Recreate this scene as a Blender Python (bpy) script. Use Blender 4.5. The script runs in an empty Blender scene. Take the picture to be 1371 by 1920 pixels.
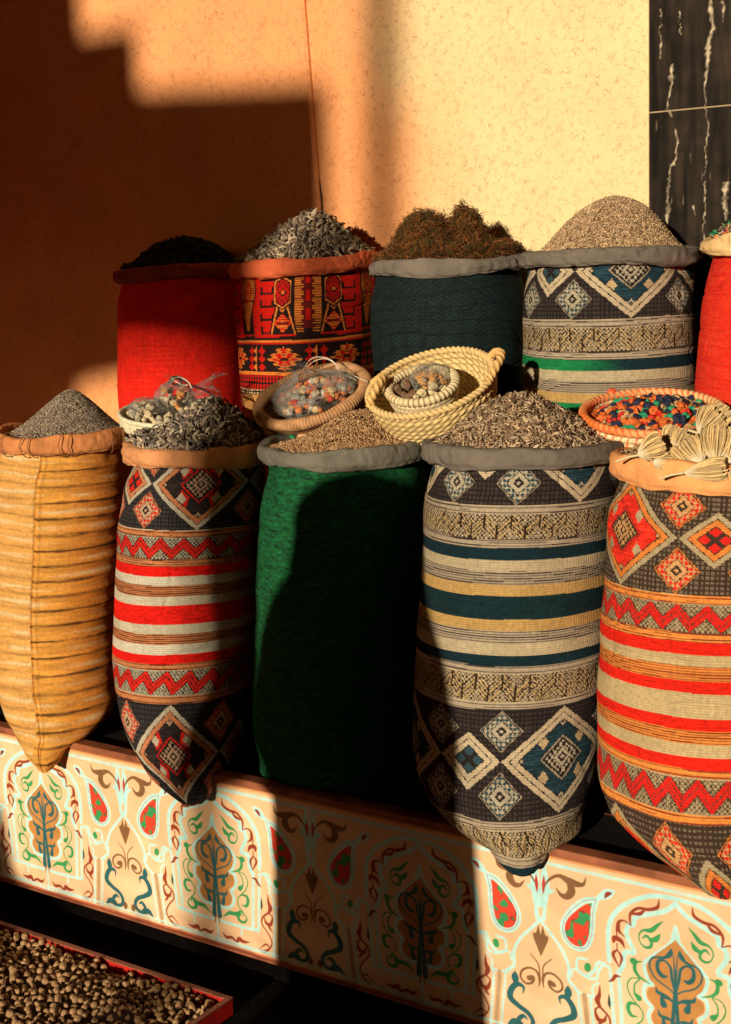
import bpy, math, json
import numpy as np
from mathutils import Vector, Matrix
sc = bpy.context.scene
PI = math.pi
# ---------------------------------------------------------------- camera, light, exposure
CAM = np.array([1.89343546, -2.72745141, 1.89285966])
F_PX, CX, CY = 2667.0, 685.5, 960.0
_roll, _yaw = math.radians(2.0), math.radians(124.3)
_pitch = math.atan((CY-500.0)*math.cos(_roll)/F_PX)
FW = np.array([math.cos(_yaw)*math.cos(_pitch), math.sin(_yaw)*math.cos(_pitch), -math.sin(_pitch)])
_r0 = np.array([math.sin(_yaw), -math.cos(_yaw), 0.0]); _u0 = np.cross(_r0, FW)
RT = _r0*math.cos(_roll) - _u0*math.sin(_roll)
UP = _u0*math.cos(_roll) + _r0*math.sin(_roll)
cd = bpy.data.cameras.new('camera'); cam = bpy.data.objects.new('camera', cd); sc.collection.objects.link(cam)
cam.matrix_world = Matrix(((RT[0], UP[0], -FW[0], CAM[0]), (RT[1], UP[1], -FW[1], CAM[1]), (RT[2], UP[2], -FW[2], CAM[2]), (0, 0, 0, 1)))
cd.sensor_fit = 'VERTICAL'; cd.sensor_height = 24.0; cd.lens = F_PX/1920*24.0
cd.clip_start = 0.05; cd.clip_end = 400
sc.camera = cam
SUN = np.array([-0.12, 1.0, -0.21]); SUN /= np.linalg.norm(SUN)
sun_el = math.asin(-SUN[2]); sun_az = math.atan2(-SUN[0], -SUN[1])      # azimuth of the sun from +Y towards +X
w = bpy.data.worlds.new('World'); sc.world = w; w.use_nodes = True
nt = w.node_tree; nt.nodes.clear()
sky = nt.nodes.new('ShaderNodeTexSky'); sky.sky_type = 'NISHITA'; sky.sun_disc = False
sky.sun_elevation = sun_el; sky.sun_rotation = sun_az; sky.dust_density = 4.0; sky.air_density = 1.6
bg = nt.nodes.new('ShaderNodeBackground'); bg.inputs['Strength'].default_value = 0.09
wo = nt.nodes.new('ShaderNodeOutputWorld')
nt.links.new(sky.outputs[0], bg.inputs[0]); nt.links.new(bg.outputs[0], wo.inputs[0])
sl = bpy.data.lights.new('sun', 'SUN'); sl.energy = 5.0; sl.angle = math.radians(0.8); sl.color = (1.0, 0.85, 0.61)
so = bpy.data.objects.new('sun', sl); sc.collection.objects.link(so)
so.rotation_euler = Vector(SUN).to_track_quat('-Z', 'Y').to_euler()
sc.view_settings.view_transform = 'Standard'; sc.view_settings.look = 'None'
sc.view_settings.exposure = 0.12; sc.view_settings.gamma = 1.0
sc.render.engine = 'CYCLES'
# ---------------------------------------------------------------- helpers
rng = np.random.default_rng(7)
def ray(x, y): return FW + RT*(x-CX)/F_PX - UP*(y-CY)/F_PX
def onY(x, y, Y):
    v = ray(x, y); return CAM + v*((Y-CAM[1])/v[1])
def onZ(x, y, Z):
    v = ray(x, y); return CAM + v*((Z-CAM[2])/v[2])
def depth(P): return float((np.asarray(P)-CAM) @ FW)
def hsh(i, j, s):
    i = i.astype(np.int64); j = j.astype(np.int64)
    h = (i*374761393 + j*668265263 + s*974634777) & 0xffffffff
    h = ((h ^ (h >> 13))*1274126177) & 0xffffffff
    h = h ^ (h >> 16)
    return (h & 0xffffff)/float(0xffffff)
def vn(x, y, s=0, per=None):
    """smooth value noise, -1..1"""
    x = np.asarray(x, float); y = np.asarray(y, float); x, y = np.broadcast_arrays(x, y)
    i = np.floor(x); j = np.floor(y); fx = x-i; fy = y-j
    fx = fx*fx*(3-2*fx); fy = fy*fy*(3-2*fy)
    i1 = i+1
    if per: i = np.mod(i, per); i1 = np.mod(i1, per)
    a = hsh(i, j, s); b = hsh(i1, j, s); c = hsh(i, j+1, s); d = hsh(i1, j+1, s)
    return ((a+(b-a)*fx)*(1-fy) + (c+(d-c)*fx)*fy)*2-1
def fbm(x, y, s=0, o=3):
    return sum(vn(x*2**k, y*2**k, s+k)*.5**k for k in range(o))
def sstep(a, b, x):
    t = np.clip((x-a)/(b-a), 0, 1); return t*t*(3-2*t)
def tag(o, label=None, cat=None, group=None, kind=None):
    if label: o['label'] = label
    if cat: o['category'] = cat
    if group: o['group'] = group
    if kind: o['kind'] = kind
    return o
def empty(name, loc, label, cat, group=None):
    o = bpy.data.objects.new(name, None); sc.collection.objects.link(o)
    o.location = Vector([float(c) for c in loc]); o.empty_display_size = .1
    return tag(o, label, cat, group)
def mk(name, V, Fc, mat, parent=None, col=None, smooth=True, uv=None, origin=None):
    """V Nx3 world coordinates, Fc MxK faces (or a list of faces) -> one mesh object"""
    V = np.asarray(V, float)
    if parent is not None: org = np.array(parent.location) if parent.parent is None else np.array(parent.location)+np.array(parent.parent.location)
    elif origin is not None: org = np.asarray(origin, float)
    else: org = np.array([V[:, 0].mean(), V[:, 1].mean(), V[:, 2].min()])
    me = bpy.data.meshes.new(name)
    if isinstance(Fc, np.ndarray):
        n, k = Fc.shape
        me.vertices.add(len(V)); me.vertices.foreach_set('co', (V-org).astype(np.float32).ravel())
        me.loops.add(n*k); me.loops.foreach_set('vertex_index', Fc.astype(np.int32).ravel())
        me.polygons.add(n); me.polygons.foreach_set('loop_start', np.arange(0, n*k, k, dtype=np.int32))
        try: me.polygons.foreach_set('loop_total', np.full(n, k, dtype=np.int32))
        except Exception: pass
        me.update(calc_edges=True); me.validate()
    else:
        me.from_pydata([tuple(v) for v in (V-org)], [], [tuple(int(i) for i in f) for f in Fc]); me.update()
    if smooth: me.polygons.foreach_set('use_smooth', np.ones(len(me.polygons), dtype=bool))
    if col is not None:
        c = np.ones((len(V), 4), np.float32); c[:, :3] = col
        at = me.color_attributes.new('Col', 'FLOAT_COLOR', 'POINT'); at.data.foreach_set('color', c.ravel())
    if uv is not None:
        ul = me.uv_layers.new(name='UVMap'); li = np.empty(len(me.loops), np.int32)
        me.loops.foreach_get('vertex_index', li); ul.data.foreach_set('uv', np.asarray(uv, np.float32)[li].ravel())
    me.materials.append(mat)
    o = bpy.data.objects.new(name, me); sc.collection.objects.link(o)
    if parent is not None: o.parent = parent
    else: o.location = Vector([float(c) for c in org])
    return o
def gridfaces(r, c, closed=False):
    i = np.arange(r-1)[:, None]; j = np.arange(c if closed else c-1)[None, :]; j1 = (j+1) % c
    return np.stack([i*c+j, i*c+j1, (i+1)*c+j1, (i+1)*c+j], -1).reshape(-1, 4)
class MB:
    def __init__(s): s.V = []; s.F = []; s.n = 0; s.C = []
    def add(s, V, F, col=None):
        V = np.asarray(V, float).reshape(-1, 3); s.V.append(V)
        for f in F: s.F.append([int(i)+s.n for i in f])
        s.n += len(V); s.C.append(np.tile(col if col is not None else (1, 1, 1), (len(V), 1)) if col is None or np.ndim(col) == 1 else col)
        return s
    def box(s, x0, x1, y0, y1, z0, z1, col=None):
        V = [(x, y, z) for z in (z0, z1) for y in (y0, y1) for x in (x0, x1)]
        return s.add(V, [(0, 2, 3, 1), (4, 5, 7, 6), (0, 1, 5, 4), (2, 6, 7, 3), (0, 4, 6, 2), (1, 3, 7, 5)], col)
    def tube(s, P, R, seg=10, closed=False, flat=1.0, col=None, cap=True):
        V, F = tube(P, R, seg, closed, flat)
        F = F.tolist()
        if cap and not closed:
            F += [list(range(seg))[::-1], [len(V)-seg+k for k in range(seg)]]
        return s.add(V, F, col)
    def build(s, name, mat, parent=None, smooth=False, origin=None, usecol=False):
        return mk(name, np.concatenate(s.V), s.F, mat, parent, np.concatenate(s.C) if usecol else None, smooth, None, origin)
def tube(P, R, seg=10, closed=False, flat=1.0, ref=None):
    P = np.asarray(P, float); n = len(P); R = np.broadcast_to(np.asarray(R, float), (n,))
    if closed: T = np.roll(P, -1, 0)-np.roll(P, 1, 0)
    else: T = np.gradient(P, axis=0)
    T /= np.linalg.norm(T, axis=1)[:, None]+1e-12
    a = np.array(ref if ref is not None else ((0, 0, 1.) if abs(T[0, 2]) < .9 else (1., 0, 0)))
    V = []
    for k in range(n):
        a = a-T[k]*(a@T[k]); a = a/(np.linalg.norm(a)+1e-12); b = np.cross(T[k], a)
        th = np.arange(seg)*2*PI/seg
        V.append(P[k]+R[k]*(np.cos(th)[:, None]*a+np.sin(th)[:, None]*b*flat))
    V = np.concatenate(V)
    if closed:
        i = np.arange(n)[:, None]; j = np.arange(seg)[None, :]; i1 = (i+1) % n; j1 = (j+1) % seg
        Fc = np.stack([i*seg+j, i*seg+j1, i1*seg+j1, i1*seg+j], -1).reshape(-1, 4)
    else: Fc = gridfaces(n, seg, True)
    return V, Fc
def spline(P, n=8):
    P = np.asarray(P, float); Q = np.vstack([2*P[0]-P[1], P, 2*P[-1]-P[-2]]); out = []
    for k in range(1, len(Q)-2):
        for t in np.arange(n)/n:
            a, b, c, d = Q[k-1], Q[k], Q[k+1], Q[k+2]
            out.append(.5*((2*b)+(-a+c)*t+(2*a-5*b+4*c-d)*t*t+(-a+3*b-3*c+d)*t**3))
    out.append(P[-1]); return np.array(out)
# ---------------------------------------------------------------- materials
def mat(name, color=(.5, .5, .5), rough=.85, attr=False, noise=0.12, nscale=30, bump=.3, bscale=200, bdist=.002, spec=.3, dark=None, darkscale=5, metallic=0, weave=None, coat=0):
    m = bpy.data.materials.new(name); m.use_nodes = True; t = m.node_tree; N = t.nodes; L = t.links
    p = N['Principled BSDF']; p.inputs['Roughness'].default_value = rough; p.inputs['Specular IOR Level'].default_value = spec
    p.inputs['Metallic'].default_value = metallic
    if coat: p.inputs['Coat Weight'].default_value = coat
    tc = N.new('ShaderNodeTexCoord')
    if attr:
        a = N.new('ShaderNodeAttribute'); a.attribute_name = 'Col'; src = a.outputs['Color']
    else:
        a = N.new('ShaderNodeRGB'); a.outputs[0].default_value = (*color, 1); src = a.outputs[0]
    nz = N.new('ShaderNodeTexNoise'); nz.inputs['Scale'].default_value = nscale; nz.inputs['Detail'].default_value = 6
    L.new(tc.outputs['Object'], nz.inputs['Vector'])
    mr = N.new('ShaderNodeMapRange'); mr.inputs[1].default_value = .3; mr.inputs[2].default_value = .7
    mr.inputs[3].default_value = 1-noise; mr.inputs[4].default_value = 1+noise; L.new(nz.outputs['Fac'], mr.inputs[0])
    mx = N.new('ShaderNodeVectorMath'); mx.operation = 'SCALE'; L.new(src, mx.inputs[0]); L.new(mr.outputs[0], mx.inputs['Scale'])
    out = mx.outputs[0]
    if dark is not None:
        n2 = N.new('ShaderNodeTexNoise'); n2.inputs['Scale'].default_value = darkscale; n2.inputs['Detail'].default_value = 8; L.new(tc.outputs['Object'], n2.inputs['Vector'])
        r2 = N.new('ShaderNodeMapRange'); r2.inputs[1].default_value = .5; r2.inputs[2].default_value = .75; L.new(n2.outputs['Fac'], r2.inputs[0])
        mm = N.new('ShaderNodeMix'); mm.data_type = 'RGBA'; L.new(r2.outputs[0], mm.inputs[0]); L.new(out, mm.inputs[6]); mm.inputs[7].default_value = (*dark, 1); out = mm.outputs[2]
    L.new(out, p.inputs['Base Color'])
    if bump:
        b = N.new('ShaderNodeTexNoise'); b.inputs['Scale'].default_value = bscale; b.inputs['Detail'].default_value = 5; L.new(tc.outputs['Object'], b.inputs['Vector'])
        h = b.outputs['Fac']
        if weave:
            wv = []
            for ax, sx in (('Z', weave), ('X', weave)):
                q = N.new('ShaderNodeTexWave'); q.bands_direction = ax; q.inputs['Scale'].default_value = sx; q.inputs['Distortion'].default_value = 1.5
                q.inputs['Detail'].default_value = 1; L.new(tc.outputs['Object'], q.inputs['Vector']); wv.append(q)
            ad = N.new('ShaderNodeMath'); ad.operation = 'ADD'; L.new(wv[0].outputs['Fac'], ad.inputs[0]); L.new(wv[1].outputs['Fac'], ad.inputs[1])
            a2 = N.new('ShaderNodeMath'); a2.operation = 'ADD'; L.new(ad.outputs[0], a2.inputs[0]); L.new(h, a2.inputs[1]); h = a2.outputs[0]
        bu = N.new('ShaderNodeBump'); bu.inputs['Strength'].default_value = bump; bu.inputs['Distance'].default_value = bdist
        L.new(h, bu.inputs['Height']); L.new(bu.outputs[0], p.inputs['Normal'])
    return m
M_fabric = mat('woven_fabric', attr=True, rough=.9, noise=.18, nscale=120, bump=.5, bdist=.0015, bscale=500, spec=.15, weave=160)
M_herb = mat('dry_herb', attr=True, rough=.8, noise=.2, nscale=60, bump=.2, spec=.2)
M_paint = mat('painted_board', attr=True, rough=.55, noise=.07, nscale=14, bump=.25, bscale=90, bdist=.001, spec=.35)
M_straw = mat('straw', attr=True, rough=.7, noise=.15, nscale=80, bump=.3, bscale=300, bdist=.001, spec=.3)
M_ball = mat('ball', attr=True, rough=.6, noise=.15, nscale=70, bump=.5, bscale=150, spec=.35)
def clothmat(name, c, n=.22): return mat(name, c, rough=.88, noise=n, nscale=16, bump=.6, bscale=75, bdist=.004, spec=.15)
# ---------------------------------------------------------------- woven patterns (colour of the cloth itself)
SACKPAL = {
 'grey': dict(dark=(.020,.015,.015), dark2=(.055,.042,.042), line=(.56,.45,.31), line2=(.36,.29,.22), fill=(.012,.036,.052), sq=(.52,.38,.22), medA=(.46,.40,.30), medB=(.03,.07,.09),
   thinA=(.42,.34,.25), thinB=(.05,.04,.04), mbase=(.50,.40,.27), mfill=(.50,.35,.17), mline=(.035,.018,.01), teal=(.006,.026,.038), cream=(.52,.43,.28), tan=(.52,.33,.12), wide=(.006,.026,.034), crea2=(.52,.43,.28)),
 'blackred': dict(dark=(.018,.016,.018), dark2=(.05,.045,.05), line=(.50,.44,.34), line2=(.55,.20,.09), fill=(.022,.016,.016), sq=(.50,.44,.34), medA=(.52,.34,.22), medB=(.64,.018,.010),
   thinA=(.52,.20,.08), thinB=(.10,.015,.01), mbase=(.45,.40,.30), mfill=(.64,.018,.010), mline=(.015,.01,.01), teal=(.76,.010,.005), cream=(.62,.57,.46), tan=(.58,.52,.40), wide=(.76,.012,.006), crea2=(.58,.52,.40)),
 'orange': dict(dark=(.055,.033,.022), dark2=(.19,.14,.10), line=(.46,.36,.22), line2=(.76,.24,.05), fill=(.74,.028,.014), sq=(.46,.36,.22), medA=(.62,.33,.14), medB=(.74,.022,.014),
   thinA=(.80,.28,.06), thinB=(.28,.05,.02), mbase=(.44,.34,.20), mfill=(.74,.02,.014), mline=(.09,.05,.03), teal=(.86,.020,.008), cream=(.60,.45,.24), tan=(.86,.020,.008), wide=(.60,.45,.24), crea2=(.60,.45,.24)),
}
# distance below the top diamond zone (m) -> band
BANDS = [(0, .018, 'thin'), (.018, .078, 'meander'), (.078, .098, 'thin'), (.098, .125, 'teal'), (.125, .150, 'cream'), (.150, .181, 'thin'), (.181, .207, 'tan'),
         (.207, .260, 'wide'), (.260, .286, 'tan'), (.286, .315, 'thin'), (.315, .343, 'cream'), (.343, .368, 'teal'), (.368, .385, 'thin'), (.385, .453, 'meander'), (.453, .470, 'thin')]
def lay(C, mask, col):
    C[mask] = col
def zone_colors(u, v, P):
    """large diamonds; v from +.118 (top) to -.118 (bottom)"""
    C = np.empty(u.shape+(3,)); C[...] = P['dark']
    per = .452; uu = np.mod(u+per/2, per)-per/2
    hw, hh = .148, .118
    # ground dots (open check)
    q = (np.mod(u, .0105) < .006) & (np.mod(v, .0105) < .006); C[q] = P['dark2']
    e1 = np.abs(uu)/hw+np.abs(v)/hh
    us = np.mod(u, per)-per/2; e2 = np.abs(us)/.078+np.abs(v)/.062
    ins = (e1 < 1.0); C[ins] = P['fill']
    st = (vn(u/.02, v/.0018, 3) > .35) & ins; C[st] = np.array(P['fill'])*1.8
    def ring(e, a, b, col, m=True): C[(e >= a) & (e < b) & m] = col
    # jagged motifs inside the large diamond
    e3 = np.abs(uu)/.060+np.abs(v)/.050
    blob = (np.abs(np.abs(uu)-.030-.35*np.abs(v)) < .016) & (np.abs(v) < .092) & (e1 < .80) & (e3 > 1.1)
    if P is SACKPAL['blackred']: C[blob] = P['medB']
    for sx in (-1, 1):
        for sy in (-1, 1):
            d = np.abs(uu-sx*.049)/.014+np.abs(v-sy*.037)/.017; C[(d < 1)] = P['sq']
    lr = P['medB'] if P is not SACKPAL['grey'] else P['line2']
    ring(e3, .80, 1.0, P['dark'], True); ring(e3, .86, .96, lr); ring(e3, 0, .80, P['dark'])
    chk = ((np.floor(uu/.0075)+np.floor(v/.0075)) % 2 == 0); ring(e3, .42, .74, P['medA'], chk); ring(e3, .22, .38, P['medA']); ring(e3, .0, .12, P['medA'])
    for (a, b) in ((0, .086), (0, -.086), (.112, 0), (-.112, 0)):
        d = np.abs(uu-a)/.016+np.abs(v-b)/.016; C[d < 1.15] = P['dark']; C[(d < 1) & (d > .55)] = P['medA']; C[d < .28] = P['medA']
    # narrow diamond
    ring(e2, 0, 1.0, P['dark'])
    for sx in (-1, 1):
        for sy in (-1, 1):
            pass
    m4 = e2 < .62; c4 = (np.abs(np.abs(us)*62/78.-0) + 0 < 9) ; d = np.abs(np.abs(us)-.0)/.02+np.abs(np.abs(v)-.022)/.016; C[(d < 1)] = P['medB']; d = np.abs(np.abs(us)-.026)/.018+np.abs(v)/.015; C[(d < 1)] = P['medB']
    # bands of the lattice
    for e in (e1, e2):
        s_ = 1.0 if e is e1 else .52
        w_ = .112/s_; 
        m = (e > 1-2.55*w_) & (e <= 1.02)
        C[m] = P['dark']
        C[(e > 1-2.3*w_) & (e < 1-1.28*w_)] = P['line2'] if P is not SACKPAL['grey'] else P['line']
        C[(e > 1-1.08*w_) & (e < 1-.08*w_)] = P['line']
    # dotted diamonds above and below each crossing
    for cx_ in (-.148, .148):
        for cy_ in (.068, -.068):
            d = np.abs(uu-cx_)/.050+np.abs(v-cy_)/.048
            C[(d < 1.08)] = P['dark']; C[(d < 1.02) & (d > .96)] = P['line2']
            dots = ((np.floor((uu-cx_+v-cy_)/.0105)+np.floor((uu-cx_-v+cy_)/.0105)) % 2 == 0)
            C[(d < .90) & (d > .55) & dots] = P['medA']; C[(d < .90) & (d > .55) & ~dots] = P['medB']
            C[(d < .50) & (d > .26)] = P['medA']; C[(d < .10)] = P['medA']
    return C
def meander(u, f, P, h):
    """f 0 at the top .. 1 at the bottom of a band of height h"""
    C = np.empty(u.shape+(3,)); C[...] = P['mbase']; v = (f-.5)*h
    a = np.mod(u+v, .0105) < .0026; b = np.mod(u-v, .0105) < .0026
    C[(a | b)] = P['mline']
    p = .062; c = (2*np.abs(np.mod(u, p)/p*2-1)-1)*h*.26
    d = np.abs(v-c); sl = np.where(np.mod(u, p) < p/2, 1, -1)
    grey = P is SACKPAL['grey']
    if grey:
        core = d < h*.33; C[core & (np.mod(np.floor((u+v)/.0105), 2) > 0)] = P['mfill']; seg = np.mod(np.floor(u/(p/2)+.5*np.sign(v-c)*0), 2) > 0
        ln = np.mod(np.where(seg, u-v, u+v)+.0, .0100) < .0030; C[core & ln] = P['mline']; C[core & (np.abs(np.mod(u, p/2)-p/4) > p/4-.002)] = P['mline']
        e = np.abs(v) > h*.46; C[e] = P['mbase']; C[(np.abs(v) > h*.485)] = P['mline']; return C
    core = d < h*.235
    C[core] = P['mfill']
    k = np.mod(u*1.0+sl*v*1.0, .0125); key = (k < .0030) & (np.abs(v-c) < h*.15) & (np.where(np.mod(np.floor((u+sl*v)/.0125), 2) > 0, v-c > -h*.09, v-c < h*.09))
    C[key & core] = P['mline']
    C[(d > h*.225) & (d < h*.275)] = P['mline']
    e = np.abs(v) > h*.46; C[e] = P['mbase']
    C[(np.abs(v) > h*.485)] = P['mline']
    return C
def sack_pattern(u, t, P, z0, seed=0):
    """t metres below the rim; the top zone ends z0 below the rim"""
    q = t-z0; u = np.round(u/.0024)*.0024; qq = np.round(q/.0021)*.0021
    qq = qq + .0
    C = np.empty(u.shape+(3,)); C[...] = P['cream']
    m = qq < 0; C[m] = zone_colors(u[m], -(qq[m]+.118), P)
    tot = .707
    m = (qq >= .470) & (qq < tot); C[m] = zone_colors(u[m], -(qq[m]-.470-.118)+.0, P)
    def bands(off):
        for a, b, k in BANDS:
            m = ((qq if k == 'meander' else q) >= a+off) & ((qq if k == 'meander' else q) < b+off)
            if not m.any(): continue
            if k == 'thin':
                s_ = np.mod(q[m], .0058) < .0036; c = np.where(s_[:, None], P['thinA'], P['thinB'])
                ce = np.abs((q[m]-off-a)/(b-a)-.5) < .13
                if b-a < .022: c = np.where(ce[:, None], np.array(P['thinA'])*1.1, c)
                C[m] = c
            elif k == 'meander': C[m] = meander(u[m], (qq[m]-a-off)/(b-a), P, b-a)
            elif k in ('teal', 'wide', 'tan'):
                c = np.array(P[k]); n = vn(u[m]/.016, q[m]/.0016, 11+seed)+.6*vn(u[m]/.004, q[m]/.0012, 12)
                C[m] = c*(1+.30*n[:, None]) if c.max() < .3 or c[1] < .1 else c
            else: C[m] = P[k]
    bands(0); bands(.707)
    # rows of weft threads
    th = .86+.14*np.cos(2*PI*q/.0056); tw = .93+.07*np.cos(2*PI*(u/.0044)); C *= (th*tw)[..., None]
    C *= (1+.10*vn(u/.05, q/.04, 31+seed)[..., None])
    return np.clip(C, .002, 1)
def kilim(u, t):
    R=(.66,.012,.006); O=(.84,.24,.04); K=(.022,.010,.010); D=(.16,.012,.010)
    u = np.round(u/.0022)*.0022; t = np.round(t/.0022)*.0022
    C = np.empty(u.shape+(3,)); C[...] = K
    uu = u-.008; au = np.mod(np.abs(uu), .43); au = np.where(au > .215, .43-au, au)
    z = t < .176
    comb = np.mod(t, .0066) < .0040
    # middle comb column, tapered
    wcol = .040-.10*np.clip(t-.12, 0, 1); C[z & (au < wcol) & (au > .014) & comb & (t < .165)] = O; C[z & (au < .016+.004*np.sign(np.sin(t*300))) & (t < .15)] = D
    C[z & (au < .007) & (np.mod(t, .05) < .03) & (t < .14)] = R
    # red stepped blocks
    ed = .113+.02*np.clip((t-.07)/.09, 0, 1)*-1
    C[z & (au > .100+.012*np.sign(np.sin(t*170))) & (au < .185)] = R
    C[z & (np.abs(np.mod(t, .036)-.018) < .003) & (au > .108) & (au < .150)] = K
    C[z & (np.abs(au-.150) < .004) & (np.mod(t, .036) < .022)] = K
    # spindle
    sw = np.where(t < .075, .034-.25*np.abs(t-.045), .028-.30*(t-.075)); sp = (au > .212-sw) & z & (t < .155)
    C[z & (au > .212-sw-.006) & (t < .16)] = K; C[sp] = O; C[sp & ~comb & (au < .205)] = D
    d = np.abs(au-.212)/.017+np.abs(t-.05)/.034; C[z & (d < 1)] = R; C[z & (d < .6)] = O; C[z & (d < .3)] = R
    # A frames with heads
    a = np.abs(au-.077)
    leg = np.abs(a-(.014+.30*(t-.085))); inn = (t > .085) & (a < .014+.30*(t-.085)+.008) & (t < .168)
    C[inn] = K; C[inn & (leg < .0028)] = O
    C[z & (t > .085) & (t < .106) & (np.abs(a-(.106-t)*.8) < .0028)] = O
    st = np.round(a/.004)*.004; d = st/.030+np.abs(t-.136)/.026; C[z & (d < 1)] = O; C[z & (d < 1) & comb & (d > .3)] = R; C[z & (np.abs(t-.136) < .003) & (a < .02)] = D
    h = np.maximum(a/.026, (a*.6+np.abs(t-.052))/.045); C[z & (h < 1.12)] = K; C[z & (h < 1.0)] = O; C[z & (h < .90)] = K
    C[z & (h < .82) & (np.mod(u+t*.3, .007) < .004)] = R; dd = a/.022+np.abs(t-.052)/.022; C[z & (dd < 1)] = R; C[z & (dd < .7) & comb] = K; C[z & (dd < .3)] = O
    C[(np.abs(t-.168) < .0025) & (au > .035)] = R
    C[(t > .176) & (t < .182)] = K; C[(t >= .182) & (t < .189)] = O; C[(t >= .189) & (t < .193)] = R
    bz = (t > .197) & (t < .266); p = .20; us = np.mod(u+.069+p/2, p)-p/2; st = np.round(us/.005)*.005
    d = np.abs(st)/.052+np.abs(t-.231)/.036; d = d+.12*np.sign(np.sin(t*480)); C[bz & (d < 1)] = O; C[bz & (d < .72)] = R; C[bz & (d < .42) & comb] = O; C[bz & (d < .2)] = K
    for off, c in ((.078, R), (-.078, R), (.1, O)):
        d = np.abs(us-off)/.014+np.abs(np.mod(t-.2, .022)-.011)/.011; C[bz & (d < 1)] = c
    C[(t >= .268) & (t < .276)] = O; m = (t >= .276) & (t < .315); C[m] = K; C[m & (np.mod(u, .011) < .007) & (np.mod(t, .012) < .008)] = R
    m = (t >= .315) & (t < .332); C[m] = K; C[m & (np.mod(u, .012) < .008) & (np.mod(t, .009) < .006)] = (.6, .45, .25)
    C[t >= .332] = (.62, .30, .10)
    C *= (.86+.14*np.cos(2*PI*t/.0056))[..., None]
    return np.clip(C*(1+.1*vn(u/.05, t/.05, 5)[..., None]), .002, 1)
def green_stripe(f):
    def g(u, t):
        C = f(u, t); k = (C[..., 2] > C[..., 0]*1.6)
        m = sstep(.04, -.10, u+.02*vn(u/.05, t/.01, 5))[..., None]*(t > .23)[..., None]*k[..., None]
        return C+(np.array((.008, .17, .055))*(1+.3*vn(u/.02, t/.002, 8))[..., None]-C)*m
    return g
def ochre(u, t, seam):
    n = vn(u/.09, t/.008, 1)+.6*vn(u/.03, t/.0028, 2)
    left = (u < seam)
    tt = t+.0016*vn(u/.05, t*0+3, 4)+np.where(left, .011, 0)
    k = np.floor(tt/.0455); f = np.mod(tt, .0455)/.0455
    s = np.clip(1.3-np.abs(f-.5)/(.105+.05*vn(u/.03, k, 16)), 0, 1)*np.clip(.86+.45*vn(u/.10+k*7.3, k, 6)+.40*vn(u/.02, t/.0016, 7), 0, 1)*np.where(left, .38, .95)
    f2 = np.mod(tt+.020+.003*vn(u/.1, k, 3), .0455)/.0455; s2 = np.clip(1-np.abs(f2-.5)/.2, 0, 1)*np.clip(.2+vn(u/.08+k*3.1, k*1.7, 8)+np.where(left, .45, 0), 0, 1)
    base = np.array((.68, .32, .062))+(np.array((.64, .215, .032))-np.array((.68, .32, .062)))*sstep(-.05, .15, u)[..., None]; C = base*(1+.20*n[..., None])
    pale = np.array((.72, .58, .34)); C = C+(pale-C)*np.clip(s2*.8+np.where(left, .14, 0), 0, 1)[..., None]
    C = C+(np.array((.06, .022, .010))-C)*np.clip(s, 0, 1)[..., None]
    C *= (.93+.07*np.cos(2*PI*t/.005))[..., None]
    return np.clip(C, .002, 1)
def plain(c, c2, su, sv, seed, amt=1.0):
    def f(u, t):
        n = .5+.5*np.clip(vn(u/su, t/sv, seed)*.8+.4*vn(u/su*2, t/sv*2, seed+1), -1, 1)
        return np.array(c)*(1-amt*n[..., None])+np.array(c2)*amt*n[..., None]
    return f
def dotted(c, c2, pu, pv):
    def f(u, t):
        m = (np.mod(u+np.where(np.mod(np.floor(t/pv), 2) > 0, pu/2, 0), pu) < pu*.45) & (np.mod(t, pv) < pv*.6)
        return np.where(m[..., None], c2, c)*(1+.12*vn(u/.03, t/.03, 4)[..., None])
    return f
# ---------------------------------------------------------------- the place: ground, wall, pilaster, platform
def slab(name, x0, x1, y0, y1, z0, z1, m, parent=None, label=None, cat=None, kind=None, bev=0):
    b = MB().box(x0, x1, y0, y1, z0, z1); o = b.build(name, m, parent)
    if bev:
        md = o.modifiers.new('bevel', 'BEVEL'); md.width = bev; md.segments = 3
    return tag(o, label, cat, None, kind)
M_ground = mat('dusty_paving', (.006, .004, .0035), spec=.05, rough=1, noise=.5, nscale=8, bump=.6, bscale=60, bdist=.01)
M_street = mat('red_earth_street', (.36, .10, .045), rough=.95, noise=.2, nscale=3, bump=.5, bscale=30, bdist=.01)
slab('ground', -60, 60, -70, 14, -.2, 0, M_street, kind='structure')
slab('pavement', -3.2, 2.6, -1.25, .05, .0, .006, M_ground, kind='structure')
M_plaster = mat('ochre_plaster', (.74, .55, .29), rough=.92, noise=.07, nscale=5, bump=0, spec=.12)
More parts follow.
